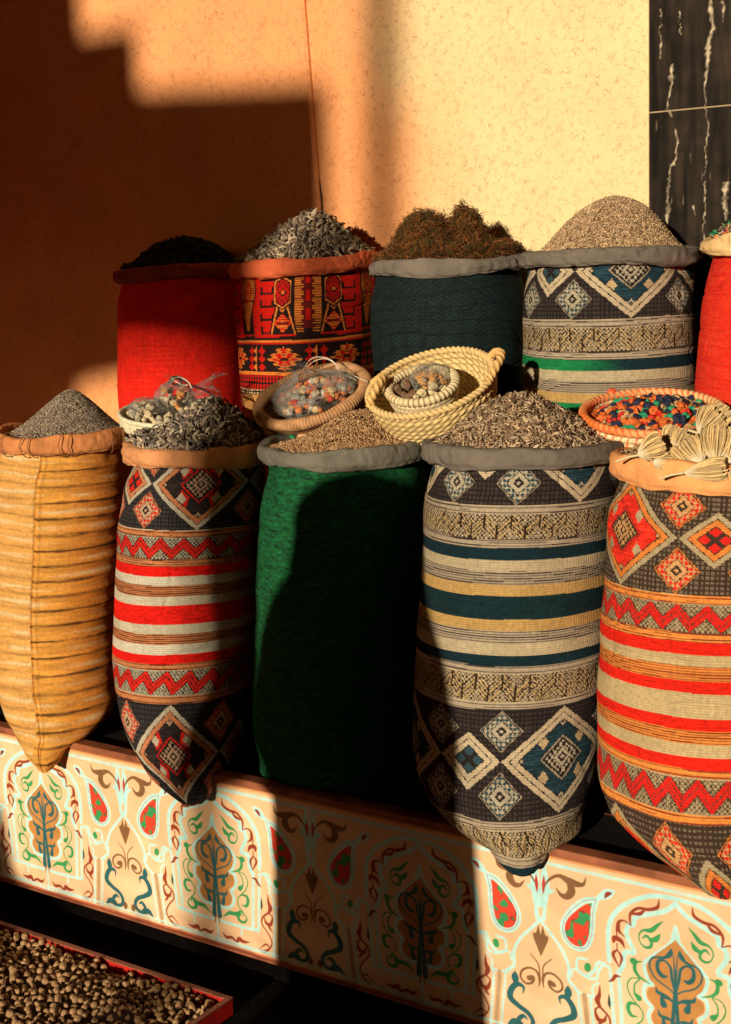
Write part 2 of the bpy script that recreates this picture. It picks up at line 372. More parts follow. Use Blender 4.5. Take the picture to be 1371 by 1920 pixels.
def plaster_nodes(m):
    t = m.node_tree; N = t.nodes; L = t.links; p = N['Principled BSDF']
    tc = [n for n in N if n.type == 'TEX_COORD'][0]
    base = p.inputs['Base Color'].links[0].from_socket
    # penumbra glow and strong sun put into the colour: terracotta left, cream right
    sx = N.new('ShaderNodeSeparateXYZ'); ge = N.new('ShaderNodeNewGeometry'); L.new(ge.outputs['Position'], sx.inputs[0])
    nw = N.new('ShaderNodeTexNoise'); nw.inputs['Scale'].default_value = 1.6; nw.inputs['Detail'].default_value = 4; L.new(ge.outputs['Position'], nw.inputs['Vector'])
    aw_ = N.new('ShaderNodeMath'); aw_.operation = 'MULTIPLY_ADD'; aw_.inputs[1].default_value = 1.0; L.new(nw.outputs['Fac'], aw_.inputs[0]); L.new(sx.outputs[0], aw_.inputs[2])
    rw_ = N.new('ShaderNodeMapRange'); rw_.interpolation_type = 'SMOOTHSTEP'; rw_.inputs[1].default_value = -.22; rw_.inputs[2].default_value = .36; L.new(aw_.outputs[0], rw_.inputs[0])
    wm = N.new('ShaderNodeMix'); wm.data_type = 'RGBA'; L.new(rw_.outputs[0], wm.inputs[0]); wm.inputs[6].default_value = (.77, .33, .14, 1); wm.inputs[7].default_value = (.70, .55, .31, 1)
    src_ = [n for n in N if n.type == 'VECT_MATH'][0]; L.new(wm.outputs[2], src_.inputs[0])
    # roughcast: short curling creases left by the float
    n1 = N.new('ShaderNodeTexNoise'); n1.inputs['Scale'].default_value = 52; n1.inputs['Detail'].default_value = 3; n1.inputs['Distortion'].default_value = 1.2
    L.new(tc.outputs['Object'], n1.inputs['Vector'])
    ab = N.new('ShaderNodeMath'); ab.operation = 'SUBTRACT'; ab.inputs[1].default_value = .5; L.new(n1.outputs['Fac'], ab.inputs[0])
    a2 = N.new('ShaderNodeMath'); a2.operation = 'ABSOLUTE'; L.new(ab.outputs[0], a2.inputs[0])
    r = N.new('ShaderNodeMapRange'); r.inputs[1].default_value = 0; r.inputs[2].default_value = .03; r.inputs[3].default_value = 1; r.inputs[4].default_value = 0; L.new(a2.outputs[0], r.inputs[0])
    n2 = N.new('ShaderNodeTexNoise'); n2.inputs['Scale'].default_value = 44; n2.inputs['Detail'].default_value = 4; L.new(tc.outputs['Object'], n2.inputs['Vector'])
    r2 = N.new('ShaderNodeMapRange'); r2.inputs[1].default_value = .44; r2.inputs[2].default_value = .66; L.new(n2.outputs['Fac'], r2.inputs[0])
    mu = N.new('ShaderNodeMath'); mu.operation = 'MULTIPLY'; L.new(r.outputs[0], mu.inputs[0]); L.new(r2.outputs[0], mu.inputs[1])
    n3 = N.new('ShaderNodeTexNoise'); n3.inputs['Scale'].default_value = 170; n3.inputs['Detail'].default_value = 4; L.new(tc.outputs['Object'], n3.inputs['Vector'])
    hm = N.new('ShaderNodeMath'); hm.operation = 'MULTIPLY_ADD'; hm.inputs[1].default_value = -1.0; L.new(mu.outputs[0], hm.inputs[0])
    h3 = N.new('ShaderNodeMath'); h3.operation = 'MULTIPLY'; h3.inputs[1].default_value = .45; L.new(n3.outputs['Fac'], h3.inputs[0]); L.new(h3.outputs[0], hm.inputs[2])
    bu = N.new('ShaderNodeBump'); bu.inputs['Strength'].default_value = .8; bu.inputs['Distance'].default_value = .0022; L.new(hm.outputs[0], bu.inputs['Height']); L.new(bu.outputs[0], p.inputs['Normal'])
    mm = N.new('ShaderNodeMix'); mm.data_type = 'RGBA'; sc_ = N.new('ShaderNodeMath'); sc_.operation = 'MULTIPLY'; sc_.inputs[1].default_value = .13
    L.new(mu.outputs[0], sc_.inputs[0]); L.new(sc_.outputs[0], mm.inputs[0]); L.new(base, mm.inputs[6]); mm.inputs[7].default_value = (.10, .035, .018, 1)
    L.new(mm.outputs[2], p.inputs['Base Color'])
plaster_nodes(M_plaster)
WALL = 1.05
wl = empty('plaster_wall', (0, WALL, 0), 'rough ochre plaster wall behind the back row of sacks', 'wall')
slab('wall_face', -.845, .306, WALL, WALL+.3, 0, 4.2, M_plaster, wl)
# the left bay stands a little proud, its edge runs slightly out of plumb
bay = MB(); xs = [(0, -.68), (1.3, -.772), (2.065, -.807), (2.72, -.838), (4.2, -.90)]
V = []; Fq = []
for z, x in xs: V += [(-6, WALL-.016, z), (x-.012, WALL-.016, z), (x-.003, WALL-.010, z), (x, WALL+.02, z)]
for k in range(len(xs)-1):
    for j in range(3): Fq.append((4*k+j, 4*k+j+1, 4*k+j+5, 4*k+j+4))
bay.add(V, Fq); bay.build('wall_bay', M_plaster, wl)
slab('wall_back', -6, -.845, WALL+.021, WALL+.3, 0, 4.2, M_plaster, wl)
M_cord = mat('dark_cord', (.05, .018, .01), rough=.7)
P = [onY(x, y, WALL-.002) for x, y in ((571, -60), (573, 0), (577, 70), (580, 150), (585, 230), (593, 300), (600, 345), (606, 400), (607, 420), (606, 440))]
c = MB(); c.tube(spline(P, 6), .0018, 6); 
c.tube(spline([onY(x, y, WALL-.003) for x, y in ((587, 255), (592, 290), (597, 335), (604, 370), (603, 400), (605, 430))], 6), .0014, 6)
tag(c.build('cable', M_cord, smooth=True), 'thin dark cable hanging down the joint of the plaster wall', 'cable')
# --- black marble pilaster
VEINS = [[[0.374,2.4,5.1],[0.37,2.365,6.3],[0.377,2.349,4.0],[0.366,2.315,2.3],[0.361,2.285,2.8],[0.374,2.269,3.4],[0.38,2.253,1.1]],[[0.383,2.232,2.8],[0.391,2.201,2.8],[0.387,2.16,2.3],[0.369,2.12,3.4],[0.365,2.058,2.3],[0.363,2.007,5.7],[.36,1.9,3],[.365,1.8,2]],[[.47,3.0,2],[.475,2.8,4],[0.481,2.551,4.6],[0.482,2.522,6.8],[0.49,2.482,4.0],[0.473,2.439,7.4],[0.475,2.39,6.3],[0.467,2.341,2.8],[0.468,2.286,1.7],[0.479,2.234,2.3],[0.472,2.175,1.7],[0.469,2.104,1.4],[0.469,2.001,2.6],[0.463,1.96,1.4],[0.467,1.932,0.9]],[[0.513,2.547,2.3],[0.516,2.518,4.0],[0.514,2.489,1.4]],[[0.528,2.08,5.7],[0.523,2.029,7.4],[0.531,1.983,4.0]],[[0.398,2.532,1.1],[0.396,2.508,2.3],[0.399,2.473,0.9]],[[0.344,2.544,1.7],[0.341,2.509,0.9],[0.344,2.418,1.4]],[[0.436,2.024,3.4],[0.444,1.997,0.9]],
 [[.58,2.9,2],[.60,2.6,4],[.585,2.4,2],[.60,2.1,5],[.59,1.9,2]],[[.70,2.8,4],[.69,2.5,2],[.71,2.2,5],[.70,1.8,2]],[[.83,2.9,2],[.85,2.5,5],[.84,2.2,2]]]
pil = empty('marble_pilaster', (.6, WALL, 0), 'black marble clad pillar with white veins at the right of the wall', 'pillar')
M_marble = mat('black_marble', attr=True, rough=.6, noise=.4, nscale=25, bump=.15, bscale=40, bdist=.002, spec=.10)
def marble(z0, z1, x0=.310, x1=1.05):
    nx, nz = int((x1-x0)/.0025), int((z1-z0)/.004)
    X, Z = np.meshgrid(np.linspace(x0, x1, nx), np.linspace(z0, z1, nz))
    C = np.empty(X.shape+(3,)); C[...] = (.015, .010, .007)
    n = fbm(X/.018, Z/.16, 5, 4); C *= (1+.75*np.clip(n, -.9, 2))[..., None]
    n = vn(X/.006+.8*vn(X/.03, Z/.05, 8), Z/.07, 9); C += np.clip(n-.72, 0, 1)[..., None]*np.array((.55, .42, .28))*(vn(X/.1, Z/.1, 10) > .1)[..., None]
    Xw = X+.0035*vn(X/.012, Z/.012, 2)+.002*vn(X/.005, Z/.004, 3)
    for v in VEINS:
        v = np.array(v)[::-1]; m = (Z >= v[0, 1]) & (Z <= v[-1, 1])
        cx = np.interp(Z, v[:, 1], v[:, 0]); ww = .9*np.interp(Z, v[:, 1], v[:, 2])/1000*(1+.5*vn(X*0+3, Z/.008, 4))
        a = np.clip(1.25-np.abs(Xw-cx)/np.maximum(ww, 1e-4), 0, 1)*m*(.55+.45*vn(X/.004, Z/.01, 6))
        C += (np.array((.60, .50, .36))-C)*np.clip(a, 0, 1)[..., None]
    V = np.stack([X, np.full_like(X, WALL-.018), Z], -1).reshape(-1, 3)
    return V, gridfaces(nz, nx), np.clip(C.reshape(-1, 3), .001, 1)
for a, b in ((.95, 1.600), (1.604, 2.2775), (2.2815, 2.955), (2.959, 3.63)):
    V, Fq, C = marble(a, b); mk('marble_slab', V, Fq, M_marble, pil, C, True)
M_grout = mat('tan_grout', (.34, .25, .15), rough=.9)
slab('grout', .307, 1.05, WALL-.0165, WALL+.28, .575, 4.2, M_grout, pil)
# --- stepped platform
M_floor = mat('dark_stone', (.008, .006, .005), rough=.6, noise=.4, nscale=9, bump=.2, bscale=50, spec=.4)
M_dark = mat('dark_base', (.003, .002, .002), rough=1, noise=.3, bump=.3, spec=.02)
M_wood = mat('brown_wood_trim', (.26, .085, .040), rough=.5, noise=.3, nscale=12, bump=.2, bscale=120, bdist=.001, dark=(.10, .03, .015), darkscale=14)
PX0, PX1 = -2.3, 2.2
led = empty('painted_ledge', (0, .3, 0), 'low stall ledge with a painted arabesque front board', 'ledge')
slab('base', PX0, PX1, .06, .465, .006, .565, M_dark, led)
fl = slab('ledge_top', PX0, PX1, .036, .465, .566, .573, M_floor, led)
tr = MB().box(PX0, PX1, -.009, .034, .571, .590).build('wooden_trim', M_wood, led); md = tr.modifiers.new('bevel', 'BEVEL'); md.width = .004; md.segments = 3
tr = MB().box(PX0, PX1, -.006, .030, .0915, .0995).build('wooden_trim', M_wood, led); md = tr.modifiers.new('bevel', 'BEVEL'); md.width = .003; md.segments = 2
M_groutr = mat('red_grout', (.16, .03, .02), rough=.8)
g = MB()
for k in range(9):
    x = -2.0+.48*k; g.add([(x, .036, .5745), (x+.005, .036, .5745), (x+.105, .465, .5745), (x+.10, .465, .5745)], [(0, 1, 2, 3)])
g.box(PX0, PX1, .27, .274, .5735, .5747)
g.build('grout_line', M_groutr, led)
st = empty('upper_step', (0, .76, 0), 'dark upper step carrying the back row of sacks', 'step')
slab('riser', PX0, PX1, .47, WALL-.02, .006, .995, M_dark, st)
slab('step_top', PX0, PX1, .466, WALL-.019, .997, 1.003, M_floor, st)
# --- painted front board
MOTIF = json.loads(r'''[["pale","a","s",[[0.0,532.4],[46.4,528.7],[87.5,511.8],[127.4,482.8],[151.8,446.0],[157.8,398.2],[154.8,348.2]],[4.42,4.42,4.42,4.42,4.42,4.42,4.42]],["pale","a","s",[[0.0,521.1],[23.1,499.5],[55.6,484.7],[90.8,469.4],[97.0,449.7]],[4.42,4.42,4.42,4.42,4.42]],["pale","a","s",[[97.0,449.7],[110.0,442.4],[113.2,420.9],[96.0,385.1],[118.0,378.6],[122.0,346.0],[132.8,328.5]],[4.42,4.42,4.42,4.42,4.42,4.42,4.42]],["pale","a","s",[[132.8,328.5],[123.0,176.2]],[3.9,3.9]],["pale","a","s",[[153.9,333.2],[141.9,173.3]],[3.38,3.38]],["pale","a","s",[[153.9,333.2],[180.7,339.1],[191.2,316.8],[207.8,300.9]],[2.86,2.86,2.86,2.86]],["pale","a","s",[[0.0,467.0],[7.6,441.7]],[3.38,2.6]],["pale","a","s",[[0.0,444.2],[26.3,410.5],[55.1,384.0],[72.5,362.7],[65.5,333.7],[51.6,320.6]],[3.38,3.38,3.38,3.38,3.38,3.38]],["pale","a","s",[[51.6,320.6],[70.3,313.4],[71.5,284.8],[54.1,265.8]],[3.38,3.38,3.38,3.38]],["pale","a","s",[[54.1,265.8],[62.1,247.4],[58.7,228.9],[40.9,213.3],[14.3,208.3],[10.8,169.2]],[3.38,3.38,3.38,3.38,3.38,3.38]],["pale","a","s",[[0.0,169.2],[77.8,170.2],[141.9,173.3]],[3.38,3.38,3.38]],["pale","a","s",[[-15.7,108.6],[170.6,115.1]],[1.82,1.82]],["pale","a","s",[[0.0,169.0],[0.0,114.2]],[2.08,2.08]],["pale","a","s",[[83.9,170.4],[82.4,145.9]],[2.08,2.08]],["tan","a","f",[[-1.0,439.1],[20.6,416.8],[49.3,387.7],[65.9,363.8],[61.0,335.2],[47.8,318.5],[62.9,308.0],[64.5,285.8],[47.4,266.8],[55.3,245.8],[49.4,226.8],[35.1,218.3],[-1.0,214.3],[-1.0,179.7],[-10.6,179.4]],0],["teal","a","s",[[4.5,401.0],[-1.1,314.1],[-5.5,249.6],[-9.3,184.8]],[0.52,2.08,2.6,4.42]],["teal","a","s",[[-1.6,306.4],[14.1,319.9],[45.9,336.9],[59.8,362.5],[52.0,383.3],[25.0,390.2],[12.0,402.5],[9.7,414.6]],[0.78,1.04,1.04,1.17,1.17,1.82,3.12,0.39]],["teal","a","s",[[1.7,319.8],[8.2,346.4],[11.3,369.7],[24.5,382.6],[39.5,378.2],[40.6,358.4],[29.7,346.0],[17.6,348.4]],[1.82,1.82,1.82,1.3,2.08,2.6,2.6,0.39]],["teal","a","s",[[-3.0,285.8],[18.9,299.5],[40.8,305.6],[44.6,316.6]],[1.04,2.08,2.34,0.39]],["teal","a","s",[[18.7,297.0],[31.0,295.9],[26.8,279.8]],[1.82,1.82,4.42]],["teal","a","s",[[-6.4,236.7],[15.5,249.4],[34.2,251.1],[39.7,265.0]],[1.04,1.82,2.08,0.39]],["teal","a","s",[[15.5,248.1],[27.6,244.5],[23.1,223.1]],[1.82,1.82,3.9]],["maroon","a","s",[[37.5,522.1],[41.7,503.1],[62.2,493.4],[86.2,490.7],[103.2,475.5],[105.9,461.3],[102.9,447.1]],[0.39,2.08,2.08,1.82,1.82,1.3,0.78]],["maroon","a","s",[[71.1,490.2],[82.4,478.8],[103.1,474.3]],[1.04,2.34,1.04]],["maroon","a","s",[[102.8,446.4],[119.7,454.2],[132.6,447.0],[137.4,428.3],[135.2,405.7]],[0.52,1.04,1.82,1.17,0.78]],["maroon","a","s",[[132.5,444.5],[131.4,427.1],[117.9,415.2]],[2.08,2.08,0.39]],["maroon","a","s",[[118.0,388.5],[127.0,404.0],[142.1,407.2],[144.5,397.8]],[0.39,2.86,3.12,1.82]],["maroon","a","s",[[136.4,396.1],[135.4,381.1],[125.2,364.1],[131.2,340.6]],[0.78,0.78,1.82,0.39]],["maroon","a","s",[[135.4,381.1],[145.6,367.2],[131.2,340.6]],[0.78,2.08,0.39]],["maroon","a","s",[[127.7,318.0],[139.6,317.6],[147.8,305.8],[157.2,299.8]],[0.52,2.08,1.82,0.39]],["green","a","s",[[29.0,473.3],[41.9,461.0],[56.1,446.4],[75.5,441.6],[84.5,427.4],[80.4,410.4],[68.5,403.0],[56.7,408.0],[56.0,421.5],[67.2,430.8],[77.3,422.2]],[0.39,2.34,3.38,1.56,1.04,1.04,1.82,2.08,2.08,2.08,0.39]],["green","a","s",[[34.7,443.4],[44.4,429.1],[57.6,421.9]],[0.39,3.9,2.6]],["green","a","s",[[76.8,367.3],[91.5,361.8],[94.3,345.0],[83.4,330.1],[58.5,319.6]],[0.39,2.08,2.86,2.08,0.39]],["green","a","s",[[96.1,364.0],[98.5,363.3]],[4.68,4.68]],["green","a","s",[[83.2,326.3],[102.5,321.8],[111.9,304.0],[106.1,282.7],[89.8,263.9],[75.8,248.1],[77.0,228.2],[88.3,215.7],[101.6,201.2],[100.4,190.8],[89.3,183.9],[76.0,188.7],[73.9,203.4],[83.6,213.3],[93.5,201.8]],[0.78,0.91,1.04,1.04,1.04,1.04,1.04,1.04,1.17,1.82,2.34,2.86,3.38,1.82,0.39]],["green","a","s",[[83.0,323.8],[94.2,310.0],[95.1,290.2],[84.7,279.1]],[1.04,1.17,1.56,4.42]],["green","a","s",[[83.6,261.2],[104.8,262.3],[110.6,248.6],[103.0,233.0],[87.9,233.3]],[0.52,2.6,3.12,2.6,0.39]],["green","a","s",[[78.5,204.5],[61.6,201.8],[43.1,199.9],[21.1,184.4]],[3.9,3.64,3.12,0.39]],["maroon","a","s",[[15.8,137.1],[29.1,127.5],[47.8,130.9],[64.2,123.0],[72.4,132.7],[87.4,128.9],[108.2,132.1]],[0.39,2.34,2.08,1.82,3.38,2.6,0.39]],["pink","a","s",[[155.5,261.6],[156.6,249.4],[157.2,239.6]],[0.39,2.08,0.39]],["pale","p","s",[[10.9,545.2],[11.2,518.1],[13.1,492.4],[10.1,450.2]],[1.82,6.5,9.1,6.5]],["red","p","s",[[10.0,515.8],[9.2,494.3],[7.6,471.9]],[0.39,3.38,0.39]],["pale","p","f",[[-36.7,486.0],[-22.9,487.4],[-7.9,484.7],[5.1,477.9],[11.5,466.1],[-2.6,467.4],[-15.8,471.5],[-29.0,476.9]],0],["pale","p","f",[[-18.6,447.4],[-12.9,458.4],[-1.4,462.4],[7.4,457.5],[11.7,445.3],[10.0,433.2],[1.6,438.1],[-11.8,439.5]],0],["pale","p","s",[[13.1,461.2],[8.5,408.1]],[3.9,3.9]],["pale","p","s",[[6.2,412.9],[-20.1,384.1],[-54.3,345.5],[-70.9,307.5],[-70.0,278.3],[-93.6,255.8]],[3.12,3.12,3.12,3.12,3.12,3.12]],["pale","p","s",[[-123.7,253.4],[-137.0,109.1]],[2.6,2.6]],["pale","p","s",[[-92.9,255.9],[-108.2,110.4]],[2.6,2.6]],["pale","p","s",[[-131.0,250.5],[-86.7,255.4]],[2.08,2.08]],["col","p","s",[[-108.8,250.7],[-122.4,113.9]],[5.72,5.72]],["pale","p","s",[[-115.8,338.4],[-93.4,334.9],[-92.3,308.4],[-114.5,295.7],[-138.9,298.8],[-144.0,319.3],[-159.7,340.3]],[2.34,2.34,2.34,2.34,2.34,2.34,2.34]],["pale","p","s",[[-114.0,301.2],[-82.1,306.5],[-76.8,287.5]],[1.82,1.82,1.82]],["pale","p","s",[[-143.2,289.8],[-128.8,273.9],[-130.9,251.9]],[1.82,1.82,1.82]],["green","p","s",[[-118.3,323.2],[-116.7,317.3]],[4.94,4.94]],["brown","p","f",[[5.3,393.8],[11.8,372.0],[20.7,369.0],[18.3,357.0],[0.0,315.8],[0.0,315.5],[5.3,393.8]],0],["brown","p","f",[[5.3,393.8],[0.0,369.1],[-14.4,362.8],[-14.7,352.2],[0.0,315.5]],0],["brown","p","s",[[-5.6,240.1],[-4.6,262.9],[-13.9,278.2],[-32.5,280.3],[-50.2,267.8],[-53.2,249.7],[-39.6,238.8],[-23.6,245.5],[-21.5,257.9],[-31.4,254.5]],[0.65,2.08,1.56,1.56,1.56,1.56,1.56,1.82,3.12,3.9]],["brown","p","s",[[-3.6,263.1],[-6.7,294.3],[-27.6,317.0]],[1.04,1.04,0.65]],["teal","p","s",[[-68.0,262.1],[-68.3,246.5],[-66.3,230.8]],[0.39,5.2,2.6]],["teal","p","s",[[-48.3,210.6],[-46.9,227.0],[-62.8,231.0],[-78.1,214.8],[-81.9,192.4],[-60.6,176.9],[-35.7,165.1],[-23.5,147.7],[-30.2,130.0],[-53.0,126.0],[-61.4,140.3],[-48.7,154.6],[-36.5,148.2]],[0.39,2.08,3.38,4.16,4.42,3.64,3.38,3.12,2.86,2.6,3.12,2.6,0.39]],["teal","p","s",[[-56.0,130.7],[-73.2,133.5],[-91.9,119.6]],[4.68,4.42,0.39]],["brown","p","s",[[-14.4,141.8],[-14.6,131.0],[-14.8,121.0]],[0.39,4.42,1.04]],["brown","p","s",[[-115.1,534.3],[-106.4,515.5],[-77.0,515.4],[-48.7,523.6],[-25.9,511.4],[-11.3,491.9]],[0.39,2.6,5.2,2.6,1.82,1.04]],["brown","p","s",[[-73.7,513.4],[-78.9,494.1],[-68.2,478.9],[-52.7,479.1],[-40.5,493.1]],[3.9,5.72,4.42,2.6,0.39]],["pale","p","halo",[[-139.5,487.2],[-109.9,477.9],[-81.1,451.5],[-63.7,425.7],[-56.3,400.7],[-63.7,375.4],[-84.0,361.3],[-108.3,363.4],[-122.2,382.6],[-128.9,413.3],[-131.2,455.5]],6.5],["red","p","halo",[[-139.5,487.2],[-109.9,477.9],[-81.1,451.5],[-63.7,425.7],[-56.3,400.7],[-63.7,375.4],[-84.0,361.3],[-108.3,363.4],[-122.2,382.6],[-128.9,413.3],[-131.2,455.5]],0.6],["mosaic","p","f",[[-129.2,477.1],[-112.4,469.5],[-86.7,446.5],[-68.0,423.6],[-61.2,399.8],[-68.1,377.2],[-84.4,365.5],[-105.1,367.3],[-117.8,384.8],[-123.9,414.3],[-125.9,456.5]],0],["pale","p","s",[[-181.9,516.9],[-165.2,506.5],[-138.7,488.6]],[2.6,9.1,2.6]],["maroon","p","s",[[-177.1,511.6],[-166.9,507.0],[-159.8,496.0]],[0.39,2.86,0.39]],["maroon","p","s",[[-147.3,284.1],[-145.8,262.2],[-140.8,247.0],[-146.8,232.2]],[0.39,2.34,3.64,2.08]],["maroon","p","s",[[-146.8,232.2],[-168.1,214.0],[-170.7,194.3],[-152.3,173.9],[-140.8,151.9],[-147.1,134.1],[-166.4,118.7],[-182.1,122.7],[-160.8,140.5],[-147.1,134.1]],[1.56,1.43,1.17,1.17,1.17,1.17,2.34,0.39,1.3,1.04]],["maroon","p","s",[[-146.8,232.2],[-135.5,221.1],[-142.7,200.5],[-156.8,201.5],[-162.7,215.2]],[1.04,1.3,2.86,2.34,0.78]],["maroon","p","s",[[-150.0,198.9],[-145.5,189.0],[-137.4,181.3]],[2.08,1.82,0.39]],["dkgreen","p","s",[[-169.1,268.2],[-169.9,251.7],[-171.9,234.4]],[0.39,2.34,0.39]]]''')
PC = dict(pale=(.38, .68, .70), tan=(.44, .20, .055), teal=(.015, .10, .115), maroon=(.24, .035, .015), green=(.03, .26, .085), pink=(.20, .05, .07), red=(.42, .03, .015),
          col=(.40, .26, .14), brown=(.18, .085, .035), dkgreen=(.01, .05, .035), mosaic=(.5, .03, .02))
def raster():
    half = .3255; H0, H1 = .085, .585; r = .0008
    nx = int(2*half/r); nz = int((H1-H0)/r)
    xs = (np.arange(nx)+.5)*(2*half/nx)-half; zs = H0+(np.arange(nz)+.5)*r     # x relative to an arch centre
    X, Z = np.meshgrid(xs, zs)
    G = np.empty(X.shape+(3,)); G[...] = (.67, .43, .255)
    n = fbm(X/.05, Z/.05, 3, 3); G *= (1+.07*n)[..., None]
    n = np.clip(fbm(X/.12, Z/.09, 21, 3), 0, 1)*.5; G += (np.array((.68, .56, .38))-G)*n[..., None]
    def stroke(P, wd, col, halo=0):
        P = np.asarray(P)/1000.; wd = np.asarray(wd)/1000.
        Q = spline(np.column_stack([P, wd]), 10) if len(P) > 2 else np.column_stack([np.linspace(P[0], P[1], 12), np.linspace(wd[0], wd[1], 12)])
        for a, b in zip(Q[:-1], Q[1:]):
            R = max(a[2], b[2])+.003
            i0 = int((min(a[0], b[0])-R+half)/(2*half)*nx); i1 = int((max(a[0], b[0])+R+half)/(2*half)*nx)+1
            j0 = int((min(a[1], b[1])-R-H0)/r); j1 = int((max(a[1], b[1])+R-H0)/r)+1
            i0 = max(i0, 0); j0 = max(j0, 0)
            if i0 >= nx or i1 <= 0 or j1 <= 0: continue
            x = X[j0:j1, i0:i1]; z = Z[j0:j1, i0:i1]; d = b[:2]-a[:2]; l = d@d+1e-12
            t = np.clip(((x-a[0])*d[0]+(z-a[1])*d[1])/l, 0, 1)
            dist = np.hypot(x-a[0]-t*d[0], z-a[1]-t*d[1])-np.maximum(a[2]+(b[2]-a[2])*t, .0004)
            al = np.clip(.5-dist/.0011, 0, 1)
            if col == 'pale': al = np.clip(.5-dist/.0022, 0, 1)*(.80+.18*vn(x/.02, z/.02, 5))
            s = G[j0:j1, i0:i1]; s += (np.array(PC[col])*(1+.10*vn(x/.01, z/.01, 6))[..., None]-s)*al[..., None]
    def fill(P, col):
        P = np.asarray(P)/1000.; P = spline(np.vstack([P, P[:1]]), 6) if len(P) > 7 else P
        x0, z0 = P.min(0); x1, z1 = P.max(0); i0 = max(int((x0+half)/(2*half)*nx)-1, 0); i1 = int((x1+half)/(2*half)*nx)+2; j0 = max(int((z0-H0)/r)-1, 0); j1 = int((z1-H0)/r)+2
        x = X[j0:j1, i0:i1]; z = Z[j0:j1, i0:i1]; ins = np.zeros(x.shape, bool)
        for a, b in zip(P, np.roll(P, -1, 0)):
            c = ((a[1] > z) != (b[1] > z)) & (x < (b[0]-a[0])*(z-a[1])/(b[1]-a[1]+1e-12)+a[0]); ins ^= c
        s = G[j0:j1, i0:i1]
        if col == 'mosaic':
            n = vn(x/.010+.9*vn(x/.02, z/.02, 2), z/.017, 9); s[ins] = np.where((n[ins] > .0)[:, None], (.03, .24, .08), (.60, .045, .02)); s[ins & (np.abs(n) < .07)] = (.20, .03, .015)
        else: s[ins] = np.array(PC[col])*(1+.1*vn(x/.02, z/.02, 4)[ins])[:, None]
    WID = dict(teal=1.8, maroon=1.8, green=1.6, brown=1.7, pale=1.2, red=1.3, dkgreen=1.3, pink=1.3)
    for col, anchor, kind, P, wd in sorted(MOTIF, key=lambda m: 0 if m[0] == 'pale' else (1 if m[2] == 'f' and m[0] == 'tan' else 2)):
        for sx in (1, -1):
            Q = [[sx*p[0], p[1]] for p in P]
            offs = (0,) if anchor == 'a' else (half*1000, -half*1000)
            for o in offs:
                R = [[q[0]+o, q[1]] for q in Q]
                if kind == 's': stroke(R, np.maximum(np.array(wd)*WID.get(col, 1), .9), col)
                elif kind == 'halo': stroke(R+R[:1], [wd]*(len(R)+1), col)
                else: fill(R, col)
    # border lines along the top and bottom edges
    stroke([[-400, 547], [400, 547]], [4.2, 4.2], 'pale'); stroke([[-400, 118], [400, 118]], [2.6, 2.6], 'pale')
    m = Z > .560; G[m] = (.62, .27, .10); m = (Z > .5655) & (Z < .568); G[m] = (.22, .06, .03); m = Z < .1065; G[m] = (.42, .10, .05)
    return G, nx, nz, half, H0, r
G, nx_, nz_, half_, H0_, r_ = raster()
def board():
    st_ = .0016; z0, z1 = .0995, .5705; x = np.arange(-1.55, 1.35, st_); z = np.linspace(z0, z1, int((z1-z0)/st_))
    X, Z = np.meshgrid(x, z); rel = np.mod(X+.4973+half_, 2*half_)
    i = np.clip((rel/(2*half_)*nx_).astype(int), 0, nx_-1); j = np.clip(((Z-H0_)/r_).astype(int), 0, nz_-1)
    C = (G[j, i]+G[j, np.minimum(i+1, nx_-1)]+G[np.minimum(j+1, nz_-1), i]+G[np.minimum(j+1, nz_-1), np.minimum(i+1, nx_-1)])/4
    wear = fbm(X/.35, Z/.25, 40, 4); C = C*(1+.08*wear[..., None])
    sp = (vn(X/.004, Z/.004, 51) > .97) & (vn(X/.1, Z/.1, 52) > .2); C[sp] *= .35                # chips and fly specks
    gr = np.clip((.16-Z)/.06, 0, 1)*np.clip(.5+fbm(X/.06, Z/.04, 60, 3), 0, 1); C = C*(1-.38*gr[..., None])   # dirt along the foot
    V = np.stack([X, .0012*vn(X/.3, Z/.3, 70), Z], -1).reshape(-1, 3)
    return V, gridfaces(len(z), len(x)), C.reshape(-1, 3)
V, Fq, C = board(); mk('painted_board', V, Fq, M_paint, led, C, True)
slab('board_back', PX0, PX1, .004, .030, .100, .5695, M_dark, led)
